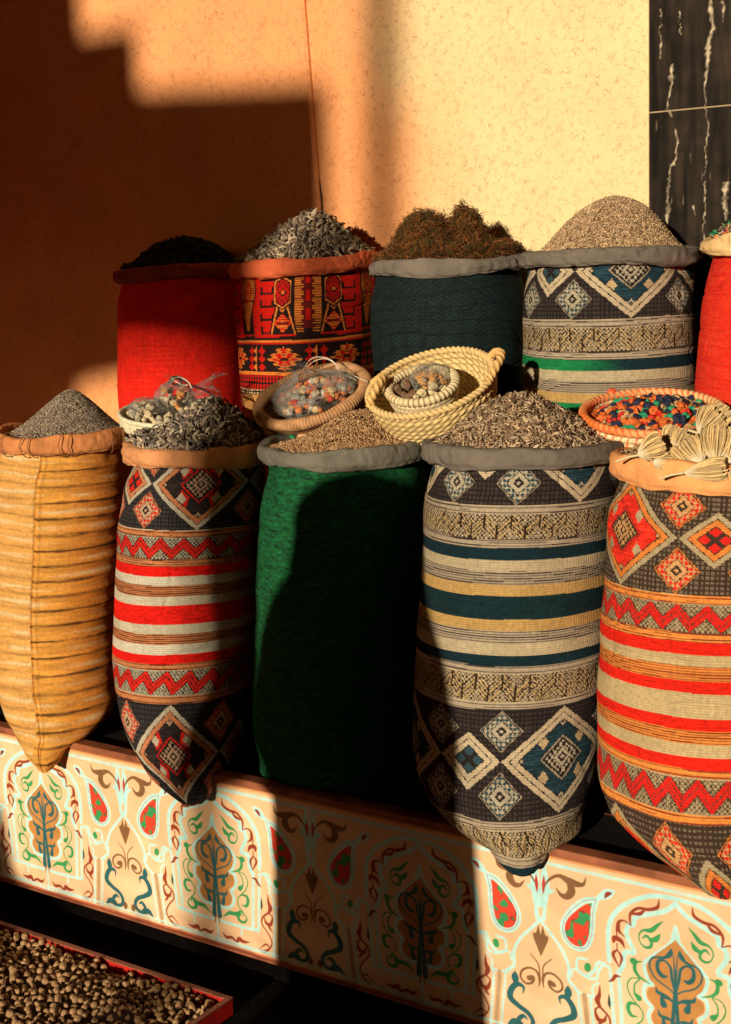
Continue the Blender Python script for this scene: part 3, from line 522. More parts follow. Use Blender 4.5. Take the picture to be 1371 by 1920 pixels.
# ---------------------------------------------------------------- sacks
def smooth_interp(x, xp, fp):
    """monotone-ish cubic through the table"""
    xp = np.asarray(xp, float); fp = np.asarray(fp, float); o = np.argsort(xp); xp = xp[o]; fp = fp[o]
    h = np.diff(xp); d = np.diff(fp)/h; m = np.empty_like(fp); m[1:-1] = np.where(d[:-1]*d[1:] > 0, 2*d[:-1]*d[1:]/(d[:-1]+d[1:]+1e-12), 0); m[0] = d[0]; m[-1] = d[-1]
    x = np.clip(x, xp[0], xp[-1]); k = np.clip(np.searchsorted(xp, x)-1, 0, len(h)-1); t = (x-xp[k])/h[k]
    return fp[k]*(2*t**3-3*t**2+1)+m[k]*h[k]*(t**3-2*t**2+t)+fp[k+1]*(-2*t**3+3*t**2)+m[k+1]*h[k]*(t**3-t**2)
SACKS = {}
def sack(key, label, prof, Yb, rim, pat, fabric, rimcol, nphi=420, dv=.0018, wr=.0055, bottom=None, front=-.02, roll=0, seam=None, group=None, zbot=None, rimw=.03, lumps=1.0, seed=1, hang=.072):
    """prof: (y, xl, xr) silhouette rows of the cloth; Yb: Y of the axis for the widest row"""
    # rings in world units
    rows = []
    for y, xl, xr in prof:
        xc = (xl+xr)/2; P = onY(xc, y, Yb); r = (xr-xl)/2*depth(P)/F_PX
        for _ in range(4):
            fz = front-hang*float(sstep(.86, .64, P[2])); cY = Yb if zbot is not None else r+fz; P = onY(xc, y, cY); r = (xr-xl)/2*depth(P)/F_PX
        rows.append((P[2], P[0], cY, r))
    rows = np.array(rows); ztop = rows[:, 0].max(); zlow = rows[:, 0].min() if zbot is None else zbot
    if zbot is not None: rows = np.vstack([rows, [zbot, rows[-1, 1], rows[-1, 2], rows[-1, 3]*.97]])
    # rim ring
    (xc, yf, xl, xr) = rim; P = onY(xc, yf, Yb); R = (xr-xl)/2*depth(P)/F_PX
    cY = Yb if zbot is not None else R+front-.004; Pf = onY(xc, yf, cY-R-.02); zr = Pf[2]; Pc = onY(xc, yf, cY); cx = Pc[0]
    # keep the rim centre under the drawn columns
    c = np.array([cx, cY, zr]); vr = np.array([RT[0], RT[1], 0]); vr /= np.linalg.norm(vr)
    phc = math.atan2(CAM[1]-cY, CAM[0]-cx)
    root = empty('spice_sack', (cx, cY, zbot if zbot is not None else .575), label, 'sack', group)
    ztop = zr-.004; t = np.arange(0, ztop-zlow, dv); Zr = ztop-t
    order = np.argsort(rows[:, 0]); rr = rows[order]
    zz = np.clip(Zr, rr[0, 0], rr[-1, 0])
    cxs = smooth_interp(zz, rr[:, 0], rr[:, 1]); cys = smooth_interp(zz, rr[:, 0], rr[:, 2]); rs = smooth_interp(zz, rr[:, 0], rr[:, 3])
    top = sstep(.10, 0, t)[:]; cxs = cxs*(1-top)+cx*top; rs = rs*(1-top)+(R-.010)*top; cys = cys*(1-top)+cY*top
    nf = int(nphi*.68); dph = np.concatenate([np.linspace(-1.85, 1.85, nf, endpoint=False), np.linspace(1.85, 2*PI-1.85, nphi-nf, endpoint=False)])
    ph = phc+dph; D, T = np.meshgrid(dph, t); PH, _ = np.meshgrid(ph, t)
    R0 = rr[:, 3].max()
    per = 24
    a01 = np.mod(D, 2*PI)/(2*PI)
    bulk = wr*1.1*vn(a01*6, T/.16, seed, 6)+wr*.6*vn(a01*14, T/.07, seed+1, 14)
    gather = sstep(.09, .0, T)*.005*vn(a01*34, T/.12, seed+2, 34)
    low = sstep(zlow+.30, zlow+.03, (ztop-T)); fold = low*.011*vn(a01*13+.8*vn(a01*5, T/.08, seed+8, 5), T/.10, seed+3, 13)
    crease = -.003*np.clip(1-np.abs(vn(a01*9, T/.05, seed+5, 9))/.10, 0, 1)*sstep(.1, .5, vn(a01*4, T/.2, seed+6, 4)+.4)
    RR = rs[:, None]+bulk*(1-low*.2)+gather+fold*np.clip(rs[:, None]/.1, 0, 1)+crease
    if seam is not None:
        RR -= crease
        RR -= .006*np.exp(-((D-seam)/.02)**2)-.003*np.exp(-((D-seam-.05)/.03)**2)
        RR += np.where((D > seam), .0014, .0006)*np.cos(2*PI*(T/.0455-.5))*sstep(2.2, 1.5, np.abs(D))*sstep(.03, .1, T)
    X = cxs[:, None]+RR*np.cos(PH); Y = cys[:, None]+RR*np.sin(PH); Z = (ztop-T)+.004*vn(a01*5, T/.2, seed+9, 5)
    tiltd = roll*((X-cx)*vr[0]+(Y-cY)*vr[1])*sstep(.35, 0, T); Z = Z+tiltd
    if zbot is None:
        zmin = .593-sstep(.034, .05, Y)*.017-np.clip((-.012-Y)/.036, 0, 3)*.13; Z = np.maximum(Z, zmin)
    V = np.stack([X, Y, Z], -1).reshape(-1, 3)
    squeeze = .45+.55*rs[:, None]/R0
    sag = .0045*vn(a01*4, T/.3, seed+40, 4)+.0022*vn(a01*9, T/.16, seed+41, 9)
    C = pat(D*R0*squeeze, T+sag*sstep(.02, .12, T))
    Fq = gridfaces(len(t), len(ph), True)
    mk('cloth_body', V, Fq, fabric, root, C.reshape(-1, 3), True)
    # rolled cuff
    nr, ns = 520, 30; A = np.linspace(0, 2*PI, nr, endpoint=False); B = np.linspace(0, 2*PI, ns, endpoint=False); AA, BB = np.meshgrid(A, B, indexing='ij')
    a1 = AA/(2*PI)
    hh = rimw*(1+.20*lumps*vn(a1*9, 0*a1, seed+20, 9)+.10*vn(a1*26, BB, seed+21, 26)); ww = .0165*(1+.30*lumps*vn(a1*11, 0*a1, seed+22, 11))
    zc = zr+.006*lumps*vn(a1*6, 0*a1, seed+23, 6)+.0035*lumps*vn(a1*17, 0*a1, seed+29, 17)*(BB < PI)
    sx = np.sign(np.cos(BB))*np.abs(np.cos(BB))**.6; sz = np.sign(np.sin(BB))*np.abs(np.sin(BB))**.8
    cr = np.clip(1-np.abs(vn(a1*38+.9*np.sin(BB+1), BB*.5, seed+26, 38))/.22, 0, 1)*sstep(-.3, .5, vn(a1*7, BB*0, seed+27, 7))
    rad = R+(ww+.0020*vn(a1*90, BB*1.5, seed+24, 90)+.0030*vn(a1*30+BB*.7, BB*.9, seed+25, 30)-.0045*cr)*sx-.0035*np.exp(-((BB-5.35+.25*vn(a1*8, 0*a1, seed+33, 8))/.16)**2)
    xx = cx+rad*np.cos(AA+phc); yy = cY+rad*np.sin(AA+phc); z_ = zc+(hh+.002*vn(a1*50, BB, seed+28, 50)-.004*cr)*sz; z_ = z_+roll*((xx-cx)*vr[0]+(yy-cY)*vr[1])
    i = np.arange(nr)[:, None]; j = np.arange(ns)[None, :]
    Fq = np.stack([i*ns+j, ((i+1) % nr)*ns+j, ((i+1) % nr)*ns+(j+1) % ns, i*ns+(j+1) % ns], -1).reshape(-1, 4)
    cuff = mk('rolled_cuff', np.stack([xx, yy, z_], -1).reshape(-1, 3), Fq, rimcol, root)
    SACKS[key] = dict(root=root, c=np.array([cx, cY, zr]), R=R, roll=roll, vr=vr, phc=phc, rimw=rimw, cuff=cuff)
    return root
pal = SACKPAL
def pt(P, z0, uo, seed=0): return lambda u, t: sack_pattern(u+uo, t, P, z0, seed)
cl = clothmat
M_c_tan, M_c_peach, M_c_grey, M_c_grey2 = cl('tan_cuff', (.46, .18, .065)), cl('peach_cuff', (.56, .25, .11)), cl('olive_grey_cuff', (.125, .115, .095)), cl('warm_grey_cuff', (.135, .115, .098))
M_c_or, M_c_mar, M_c_red = cl('orange_cuff', (.70, .31, .12)), cl('maroon_cuff', (.22, .035, .025)), cl('rust_cuff', (.50, .10, .04))
M_c_straw = cl('sand_cuff', (.62, .42, .20))
M_chen = mat('chenille', attr=True, rough=.85, noise=.35, nscale=90, bump=.6, bscale=260, bdist=.002, spec=.2)
# front row
GF, GB = 'sacks of the front row', 'sacks of the back row'
sack('ochre', 'ochre yellow sack with dark horizontal streaks, leftmost of the front row',
     [(835, 6, 246), (900, -12, 247), (1000, -14, 240), (1150, -12, 224), (1260, -6, 222), (1320, 8, 218), (1360, 25, 190), (1390, 38, 150), (1420, 55, 118), (1445, 74, 96)], .19, (124, 843, 2, 248),
     lambda u, t: ochre(u, t, -.078), M_fabric, M_c_tan, dv=.0020, nphi=560, seam=-.078/.21, group=GF, seed=3, wr=.003)
sack('blackred', 'black sack with red and white stripes between the ochre and green sacks',
     [(880, 240, 498), (960, 228, 496), (1100, 216, 490), (1240, 213, 478), (1330, 230, 466), (1400, 262, 446), (1450, 292, 424), (1490, 328, 396), (1503, 342, 384)], .19, (372, 868, 246, 502),
     lambda u, t: sack_pattern(u-.01+.055*sstep(.45, .72, t), t, pal['blackred'], .184, 1), M_fabric, M_c_peach, nphi=900, roll=-.02, rimw=.027, group=GF, seed=11, dv=.0016)
sack('green', 'dark green chenille sack with a grey cuff, mostly in shadow',
     [(880, 500, 806), (960, 490, 800), (1100, 481, 792), (1250, 476, 786), (1350, 476, 780), (1430, 490, 768), (1470, 508, 756), (1500, 540, 735)], .23, (650, 869, 500, 806),
     plain((.0012, .010, .006), (.006, .12, .036), .016, .0022, 5, 1.0), M_chen, M_c_grey, nphi=460, dv=.0028, group=GF, seed=17, rimw=.0245, front=.02, hang=0)
sack('grey', 'grey and navy striped sack with cream diamonds between the green and the orange sack',
     [(890, 800, 1166), (960, 794, 1158), (1080, 790, 1148), (1200, 784, 1142), (1330, 774, 1132), (1420, 776, 1126), (1480, 792, 1110), (1520, 826, 1094), (1550, 862, 1086), (1566, 884, 1066), (1582, 908, 1036), (1610, 928, 1022), (1634, 954, 1004)], .205, (985, 870, 806, 1166),
     pt(pal['grey'], .098, -.134, 2), M_fabric, M_c_grey2, nphi=900, group=GF, seed=23, dv=.0016, wr=.0045, rimw=.0235)
sack('orange', 'bright orange and red striped sack heaped with dried flower heads, rightmost of the front row',
     [(900, 1162, 1560), (960, 1146, 1556), (1080, 1140, 1550), (1200, 1130, 1542), (1330, 1124, 1534), (1430, 1128, 1524), (1500, 1142, 1508), (1560, 1190, 1484), (1620, 1262, 1440), (1668, 1320, 1400)], .215, (1358, 906, 1162, 1560),
     pt(pal['orange'], .243, .234, 3), M_fabric, M_c_or, nphi=900, group=GF, seed=31, dv=.0016, rimw=.032, lumps=1.4, roll=-.03)
# back row
sack('red', 'plain red sack under a dark herb heap, leftmost of the back row', [(530, 224, 460), (640, 222, 458), (760, 222, 456)], .80, (342, 510, 226, 458),
     dotted((.74, .010, .005), (.82, .045, .02), .006, .005), M_fabric, M_c_mar, nphi=420, dv=.0022, zbot=1.004, group=GB, seed=41, rimw=.020, roll=.03)
sack('kilim', 'red and orange kilim patterned sack with black motifs in the back row', [(520, 440, 704), (600, 444, 702), (690, 450, 702), (760, 454, 700)], .80, (572, 500, 442, 704),
     lambda u, t: kilim(u, (t-.008)*.93), M_fabric, M_c_red, nphi=760, dv=.0018, zbot=1.004, group=GB, seed=47, rimw=.026, roll=.05, lumps=1.3)
sack('navy', 'dark navy sack topped with brown moss behind the palm basket', [(520, 698, 984), (600, 697, 984), (760, 700, 984)], .80, (842, 498, 702, 984),
     dotted((.001, .004, .007), (.010, .028, .026), .0062, .0062), M_chen, M_c_grey2, nphi=520, dv=.0020, zbot=1.004, group=GB, seed=53, rimw=.021, roll=.03, lumps=1.3)
sack('bluegrey', 'grey and navy diamond sack with a green stripe, holding the tallest seed heap', [(505, 984, 1302), (600, 983, 1303), (700, 984, 1305), (760, 986, 1306)], .80, (1143, 482, 986, 1302),
     green_stripe(pt(pal['grey'], .150, -.054, 4)), M_fabric, M_c_grey2, nphi=820, dv=.0018, zbot=1.004, group=GB, seed=59, rimw=.022)
sack('scarlet', 'scarlet sack with a sand coloured cuff at the right edge of the back row', [(470, 1336, 1640), (600, 1318, 1640), (740, 1308, 1640)], .80, (1485, 452, 1332, 1640),
     plain((.62, .012, .008), (.74, .05, .02), .05, .003, 9), M_fabric, M_c_straw, nphi=420, dv=.0024, zbot=1.004, group=GB, seed=61, rimw=.026, lumps=1.6)
# ---------------------------------------------------------------- loose herbs and seeds
def T_grain():   # pointed seed
    V = [(-.5, 0, 0), (.5, 0, 0)]+[(0, .16*math.cos(a), .16*math.sin(a)) for a in (0, PI/2, PI, 3*PI/2)]
    F = [(0, 3, 2), (0, 4, 3), (0, 5, 4), (0, 2, 5), (1, 2, 3), (1, 3, 4), (1, 4, 5), (1, 5, 2)]
    return np.array(V), np.array(F)
def T_leaf(curl, wid, bend):   # curled dry leaf: a folded tapered strip with thickness
    xs = np.linspace(-.5, .5, 6); V = []
    for x in xs:
        wv = wid*(1-(2*x)**2)**.6+.015
        z = bend*(x*x*4)-bend; c = curl
        V += [(x, -wv, z+c*wv), (x, 0, z-.02), (x, wv*.9, z+c*wv), (x, 0, z-.05)]
    F = []
    for k in range(5):
        a = 4*k
        for j in range(4): F.append((a+j, a+(j+1) % 4, a+4+(j+1) % 4)); F.append((a+j, a+4+(j+1) % 4, a+4+j))
    return np.array(V), np.array(F)
def T_fib(seed):   # curly moss strand
    r = np.random.default_rng(seed); t = np.linspace(0, 1, 9)
    P = np.stack([(t-.5)*.9, .22*np.sin(t*7+r.random()*6), .22*np.cos(t*8+r.random()*6)], 1); P -= P.mean(0)
    V, F = tube(P, .026*(1-.6*np.abs(t-.4)), 3); F = np.vstack([F[:, [0, 1, 2]], F[:, [0, 2, 3]]]); return V, F
def rots(n, flat):
    """random rotation matrices; flat 0..1 keeps the pieces lying"""
    yaw = rng.random(n)*2*PI; pit = rng.normal(0, .75*(1-flat)+.12, n); rol = rng.random(n)*2*PI if flat < .7 else rng.normal(0, .6, n)
    cy, sy, cp, sp, cr, sr = np.cos(yaw), np.sin(yaw), np.cos(pit), np.sin(pit), np.cos(rol), np.sin(rol)
    R = np.empty((n, 3, 3))
    R[:, 0, 0] = cy*cp; R[:, 0, 1] = cy*sp*sr-sy*cr; R[:, 0, 2] = cy*sp*cr+sy*sr
    R[:, 1, 0] = sy*cp; R[:, 1, 1] = sy*sp*sr+cy*cr; R[:, 1, 2] = sy*sp*cr-cy*sr
    R[:, 2, 0] = -sp; R[:, 2, 1] = cp*sr; R[:, 2, 2] = cp*cr
    return R
def scatter(P, N, temps, size, cols, flat, align=True):
    """many small pieces at points P with surface normals N; returns V, F, C"""
    n = len(P); R = rots(n, flat)
    if align:
        up = N/np.linalg.norm(N, axis=1)[:, None]; ax = np.cross(np.tile((1., 0, 0), (n, 1)), up)*0
        x = np.cross(np.tile((0, 1., 0), (n, 1)), up); x /= np.linalg.norm(x, axis=1)[:, None]+1e-9; y = np.cross(up, x)
        B = np.stack([x, y, up], -1); R = B @ R
    Vs, Fs, Cs = [], [], []; off = 0; which = rng.integers(0, len(temps), n); cols = np.asarray(cols)
    ci = cols[rng.integers(0, len(cols), n)]*(1+.25*rng.normal(0, 1, (n, 1)).clip(-1.6, 1.6))
    sz = size[0]+(size[1]-size[0])*rng.random(n)
    for k, (tv, tf) in enumerate(temps):
        s = which == k; m = int(s.sum())
        if not m: continue
        W = np.einsum('nij,vj->nvi', R[s], tv)*sz[s][:, None, None]+P[s][:, None, :]
        Vs.append(W.reshape(-1, 3)); Fs.append((tf[None]+np.arange(m)[:, None, None]*len(tv)).reshape(-1, tf.shape[1])+off); off += m*len(tv)
        Cs.append(np.repeat(ci[s], len(tv), 0))
    return np.concatenate(Vs), np.concatenate(Fs), np.clip(np.concatenate(Cs), .002, 1)
GR = [T_grain()]
LF = [T_leaf(.5, .16, .10), T_leaf(-.8, .12, .22), T_leaf(1.0, .20, .05), T_leaf(.3, .09, .30)]
FB = [T_fib(k) for k in range(6)]
def tri(F): return np.vstack([F[:, [0, 1, 2]], F[:, [0, 2, 3]]])
def heap(key, name, label, cat, hfun, n, temps, size, cols, flat, base, sink=.3, spill=.0):
    S = SACKS[key]; c, R, roll, vr = S['c'], S['R']-.012, S['roll'], S['vr']; zb = c[2]+S['rimw']*.25
    # local frame a (image right), b (towards the camera)
    ar = np.array([vr[0], vr[1]]); br = np.array([vr[1], -vr[0]])
    if (CAM[:2]-c[:2]) @ br < 0: br = -br
    def H(a, b):
        rho = np.hypot(a, b); h = hfun(a, b)*np.clip((1-rho**4), 0, 1)+.0
        return h+roll*a*R
    g = 90; A = np.linspace(-1, 1, g); AA, BB = np.meshgrid(A, A); rho = np.hypot(AA, BB)
    f = np.where(rho > 1, 1/np.maximum(rho, 1e-6), 1); f2 = np.maximum(np.abs(AA), np.abs(BB))/np.maximum(rho, 1e-6); AA = AA*f2; BB = BB*f2
    def W(a, b, dz=0):
        xy = c[:2]+R*(a[..., None]*ar+b[..., None]*br); return np.concatenate([xy, (zb+H(a, b)+dz)[..., None]], -1)
    Vb = W(AA, BB, -.004).reshape(-1, 3); Vb[:, 2] += .003*vn(Vb[:, 0]/.01, Vb[:, 1]/.01, 3)
    Fb = tri(gridfaces(g, g)); Cb = np.tile(base, (len(Vb), 1))*(1+.4*vn(Vb[:, 0]/.006, Vb[:, 1]/.006, 4))[:, None]
    th = rng.random(n)*2*PI; rr = np.sqrt(rng.random(n))*(1+spill); a = rr*np.cos(th); b = rr*np.sin(th)
    # favour the visible side: mirror most of the far pieces forward
    fl = (b < -.25) & (rng.random(n) < .5); b = np.where(fl, -b, b)
    P = W(a, b); e = .02
    gx = (H(a+e, b)-H(a-e, b))/(2*e*R); gy = (H(a, b+e)-H(a, b-e))/(2*e*R)
    N = np.concatenate([-(gx[:, None]*ar+gy[:, None]*br), np.ones((n, 1))], 1)
    P[:, 2] += rng.random(n)*size[1]*sink-size[0]*.1
    V, F, C = scatter(P, N, temps, size, cols, flat)
    V = np.vstack([Vb, V]); C = np.vstack([np.clip(Cb, .002, 1), C]); F = np.vstack([Fb, F+len(Vb)])
    return tag(mk(name, V, F, M_herb, None, C, False, origin=(c[0], c[1], zb)), label, cat, 'heaps filling the sacks', 'stuff')
def bell(h, a0=0., b0=0., w=.75, p=2.0, w2=None):
    def f(a, b):
        aa = a-a0; ww = np.where(aa < 0, w, w2 or w); r = np.sqrt((aa/ww)**2+((b-b0)/w)**2)
        return h*np.exp(-r**p)
    return f
def dome(h, a0=0., p=2.0, wob=.06, sd=1):
    def f(a, b):
        r = np.hypot(a, b); d = np.clip(1-r*r, 0, 1); q = np.hypot(a-a0*d, b)
        return h*np.clip(1-q**p, 0, 1)*(1+wob*vn(a*2.2, b*2.2, sd))
    return f
heap('ochre', 'lavender_heap', 'grey brown pointed heap of fine seeds filling the ochre sack', 'herb heap', bell(.128, .13, 0, .70, 1.6), 17000, GR, (.006, .011), [(.23, .17, .13), (.33, .26, .19), (.13, .10, .10), (.40, .33, .24)], .55, (.10, .075, .06))
def hf2(a, b): return .088*np.exp(-(((a-.32)/.66)**2+(b/.85)**2)**1.1)*(1+.25*vn(a*3, b*3, 8))
heap('blackred', 'leaf_heap', 'heap of curled grey green leaves filling the black and red striped sack', 'herb heap', hf2, 3400, LF, (.020, .048), [(.27, .21, .165), (.38, .31, .23), (.15, .125, .115), (.47, .38, .28)], .25, (.03, .025, .025), .8, .03)
heap('green', 'flower_heap', 'heap of fine golden brown dried flowers filling the green sack', 'herb heap', bell(.085, .22, -.05, .66, 1.9), 14000, GR, (.007, .013), [(.36, .20, .10), (.46, .28, .14), (.24, .12, .06), (.50, .34, .19)], .4, (.14, .07, .035), .6)
heap('grey', 'leaf_heap', 'heap of small tan leaf pieces filling the grey striped sack', 'herb heap', dome(.100, -.02, 1.7, .12, 4), 8000, LF, (.014, .027), [(.33, .22, .135), (.44, .31, .20), (.20, .125, .08), (.50, .38, .25)], .45, (.10, .065, .045), .6)
heap('orange', 'flower_heap', 'low bed of dry tan stalks under the flower heads in the orange sack', 'herb heap', dome(.05, 0, 2, .2, 6), 3500, LF, (.014, .028), [(.42, .28, .14), (.28, .17, .08), (.50, .36, .20)], .5, (.12, .07, .04), .6)
heap('red', 'leaf_heap', 'heap of dark green black leaves filling the plain red sack', 'herb heap', dome(.078, .1, 2.2, .12, 7), 3800, LF, (.016, .032), [(.018, .026, .022), (.035, .045, .035), (.010, .014, .014)], .3, (.006, .008, .007), .8, .02)
heap('kilim', 'leaf_heap', 'heap of curled grey leaves filling the kilim patterned sack', 'herb heap', lambda a, b: .108*np.exp(-(((a-.10)/.78)**2+(b/.9)**2)**1.3)*(1+.15*vn(a*3, b*3, 18)), 3900, LF, (.018, .042), [(.24, .18, .13), (.34, .26, .19), (.15, .115, .09), (.42, .33, .235)], .25, (.035, .028, .025), .8, .03)
def hf_m(a, b):
    g = lambda x, y, s, t=None: np.exp(-(((a-x)/s)**2+((b-y)/(t or s))**2)**2)
    return (.068*g(-.36, 0, .42, .6)+.080*g(.30, .05, .26, .5)+.024)*(1+.22*vn(a*5, b*5, 3)+.22*vn(a*11, b*11, 13))
heap('navy', 'moss_heap', 'shaggy two humped heap of brown and green dried moss filling the navy sack', 'herb heap', hf_m, 12000, FB, (.016, .042), [(.12, .035, .012), (.17, .06, .015), (.035, .028, .010), (.06, .055, .014), (.24, .09, .025)], .35, (.03, .014, .006), .9, .03)
heap('bluegrey', 'seed_heap', 'tall smooth dome of tan seeds filling the grey and navy diamond sack', 'herb heap', dome(.148, .10, 1.9, .05, 9), 21000, GR, (.007, .012), [(.38, .25, .14), (.50, .34, .20), (.26, .16, .09), (.56, .41, .26)], .55, (.15, .095, .06), .4)
heap('scarlet', 'petal_heap', 'heap of orange and green dried petals filling the scarlet sack', 'herb heap', dome(.10, 0, 2, .15, 10), 2600, LF, (.018, .034), [(.60, .12, .03), (.03, .25, .12), (.55, .42, .22), (.12, .05, .08)], .25, (.05, .02, .012), .7)
# single straw on the seed heap
P0 = onY(1120, 372, .66); P1 = onY(1108, 402, .655); s = MB(); s.tube([P1+(0, -.02, .0), P0+(0, -.02, .004)], .0016, 6, col=(.62, .5, .3)); tag(s.build('straw', M_straw, usecol=True), 'pale straw stuck in the tall tan seed heap', 'straw')
# ---------------------------------------------------------------- baskets
def frame_at(px, py, Y, tilt, rolld):
    """a disc frame centred at a point of the stall: e1 along its long axis, e2 across, n its normal, leaning towards the street"""
    c = onY(px, py, Y); rt = np.array([RT[0], RT[1], 0]); rt /= np.linalg.norm(rt); bk = np.array([-rt[1], rt[0], 0]); zz = np.array([0, 0, 1.])
    a = math.radians(tilt); b = math.radians(rolld)
    n = zz*math.cos(a)-bk*math.sin(a); e2 = bk*math.cos(a)+zz*math.sin(a)
    e1 = rt*math.cos(b)+n*math.sin(b); n2 = n*math.cos(b)-rt*math.sin(b)
    return c, e1, e2, n2
def loc(fr, x, y, z): c, e1, e2, n = fr; return c+np.multiply.outer(x, e1)+np.multiply.outer(y, e2)+np.multiply.outer(z, n)
def wall_mesh(fr, prof, nth, thick, relief=None, oval=1.0, cfun=None):
    """bowl with outer and inner skin; prof: (r, z) from rim down to the bottom"""
    pr = spline(np.array(prof), 14); L = np.concatenate([[0], np.cumsum(np.hypot(*np.diff(pr, axis=0).T))]); m = 110
    s = np.linspace(0, L[-1], m); r = np.interp(s, L, pr[:, 0]); z = np.interp(s, L, pr[:, 1])
    th = np.arange(nth)*2*PI/nth; TH, S_ = np.meshgrid(th, s); R = r[:, None]+0*TH; Z = z[:, None]+0*TH
    d = relief(TH, S_) if relief else 0
    Ro = R+d; Vo = loc(fr, Ro*np.cos(TH), Ro*np.sin(TH)*oval, Z)
    Ri = np.maximum(R-thick+d*.7, .0005); Vi = loc(fr, Ri*np.cos(TH), Ri*np.sin(TH)*oval, Z+np.where(S_ > L[-1]*.7, thick, 0)*.6)
    V = np.concatenate([Vo.reshape(-1, 3), Vi.reshape(-1, 3)]); F = gridfaces(m, nth, True); Fi = F[:, ::-1]+m*nth
    j = np.arange(nth); j1 = (j+1) % nth; rim = np.stack([j, m*nth+j, m*nth+j1, j1], 1)[:, ::-1]
    C = cfun(TH, S_) if cfun else np.tile((.5, .4, .2), (m*nth, 1)).reshape(m, nth, 3); C = C.reshape(-1, 3)
    return V, np.vstack([F, Fi, rim]), np.vstack([C, C]), L[-1]
def ring(fr, R, r, z=0, oval=1.0, nth=260, seg=12, relief=None, cfun=None, a0=0, a1=2*PI, bend=None):
    th = np.linspace(a0, a1, nth, endpoint=False); ph = np.arange(seg)*2*PI/seg; TH, PH = np.meshgrid(th, ph, indexing='ij')
    rr = r+(relief(TH, PH) if relief else 0); zz = z+rr*np.sin(PH)+(bend(TH) if bend else 0)
    V = loc(fr, (R+rr*np.cos(PH))*np.cos(TH), (R+rr*np.cos(PH))*np.sin(TH)*oval, zz).reshape(-1, 3)
    i = np.arange(nth)[:, None]; j = np.arange(seg)[None, :]; F = np.stack([i*seg+j, ((i+1) % nth)*seg+j, ((i+1) % nth)*seg+(j+1) % seg, i*seg+(j+1) % seg], -1).reshape(-1, 4)
    C = cfun(TH, PH) if cfun else None
    return V, F, None if C is None else C.reshape(-1, 3)
def film_mat():
    m = bpy.data.materials.new('clear_plastic_film'); m.use_nodes = True; t = m.node_tree; N = t.nodes; L = t.links; N.remove(N['Principled BSDF'])
    tr = N.new('ShaderNodeBsdfTransparent'); tr.inputs[0].default_value = (.93, .93, .92, 1); gl = N.new('ShaderNodeBsdfPrincipled'); gl.inputs['Base Color'].default_value = (.22, .21, .20, 1); gl.inputs['Roughness'].default_value = .18; gl.inputs['Specular IOR Level'].default_value = .9
    fr = N.new('ShaderNodeFresnel'); fr.inputs[0].default_value = 1.6; ad = N.new('ShaderNodeMath'); ad.operation = 'MULTIPLY_ADD'; ad.inputs[1].default_value = .55; ad.inputs[2].default_value = .05; ad.use_clamp = True; L.new(fr.outputs[0], ad.inputs[0])
    mx = N.new('ShaderNodeMixShader'); L.new(ad.outputs[0], mx.inputs[0]); L.new(tr.outputs[0], mx.inputs[1]); L.new(gl.outputs[0], mx.inputs[2])
    nz = N.new('ShaderNodeTexNoise'); nz.inputs['Scale'].default_value = 60; nz.inputs['Detail'].default_value = 4; tc = N.new('ShaderNodeTexCoord'); L.new(tc.outputs['Object'], nz.inputs['Vector'])
    bu = N.new('ShaderNodeBump'); bu.inputs['Strength'].default_value = 1; bu.inputs['Distance'].default_value = .0025; L.new(nz.outputs['Fac'], bu.inputs['Height']); L.new(bu.outputs[0], gl.inputs['Normal']); L.new(bu.outputs[0], fr.inputs['Normal'])
    L.new(mx.outputs[0], N['Material Output'].inputs['Surface']); return m
M_film = film_mat()
def bag(fr, x, y, z, sx, sy, sz, label, name='plastic_bag', neck=None, seed=0, group=None):
    """crumpled closed bag, gathered to a neck"""
    nu, nv = 90, 60; U = np.arange(nu)*2*PI/nu; Vv = np.linspace(0, PI, nv); UU, VV = np.meshgrid(U, Vv)
    sharp = .0+np.abs(vn(UU/(2*PI)*9, VV*2.2, seed, 9))*.16+.10*np.abs(vn(UU/(2*PI)*18, VV*4, seed+1, 18))
    r = 1-sharp; X = sx*r*np.sin(VV)*np.cos(UU); Y = sy*r*np.sin(VV)*np.sin(UU); Z = sz*r*np.cos(VV)
    if neck is not None:
        f = sstep(.55, .0, VV); X = X*(1-.5*f)+neck[0]*f; Y = Y*(1-.5*f)+neck[1]*f; Z = Z+neck[2]*f
        fl = sstep(.22, 0, VV); X = X+fl*sx*.35*np.cos(UU)*(1+.5*np.cos(UU*5)); Y = Y+fl*sy*.35*np.sin(UU)
    V = loc(fr, x+X, y+Y, z+Z).reshape(-1, 3)
    o = mk(name, V, gridfaces(nv, nu, True), M_film, None, None, True); return tag(o, label, 'plastic bag', group)
def blob(seed, rough=.18, n=14, m=10):
    u = np.arange(n)*2*PI/n; v = np.linspace(0, PI, m); U, V = np.meshgrid(u, v); r = 1+rough*vn(U/(2*PI)*5, V*1.6, seed, 5)+rough*.5*vn(U/(2*PI)*10, V*4, seed+1, 10)
    r[0] = r[0].mean(); r[-1] = r[-1].mean()
    return np.stack([r*np.sin(V)*np.cos(U), r*np.sin(V)*np.sin(U), r*np.cos(V)], -1).reshape(-1, 3), gridfaces(m, n, True)
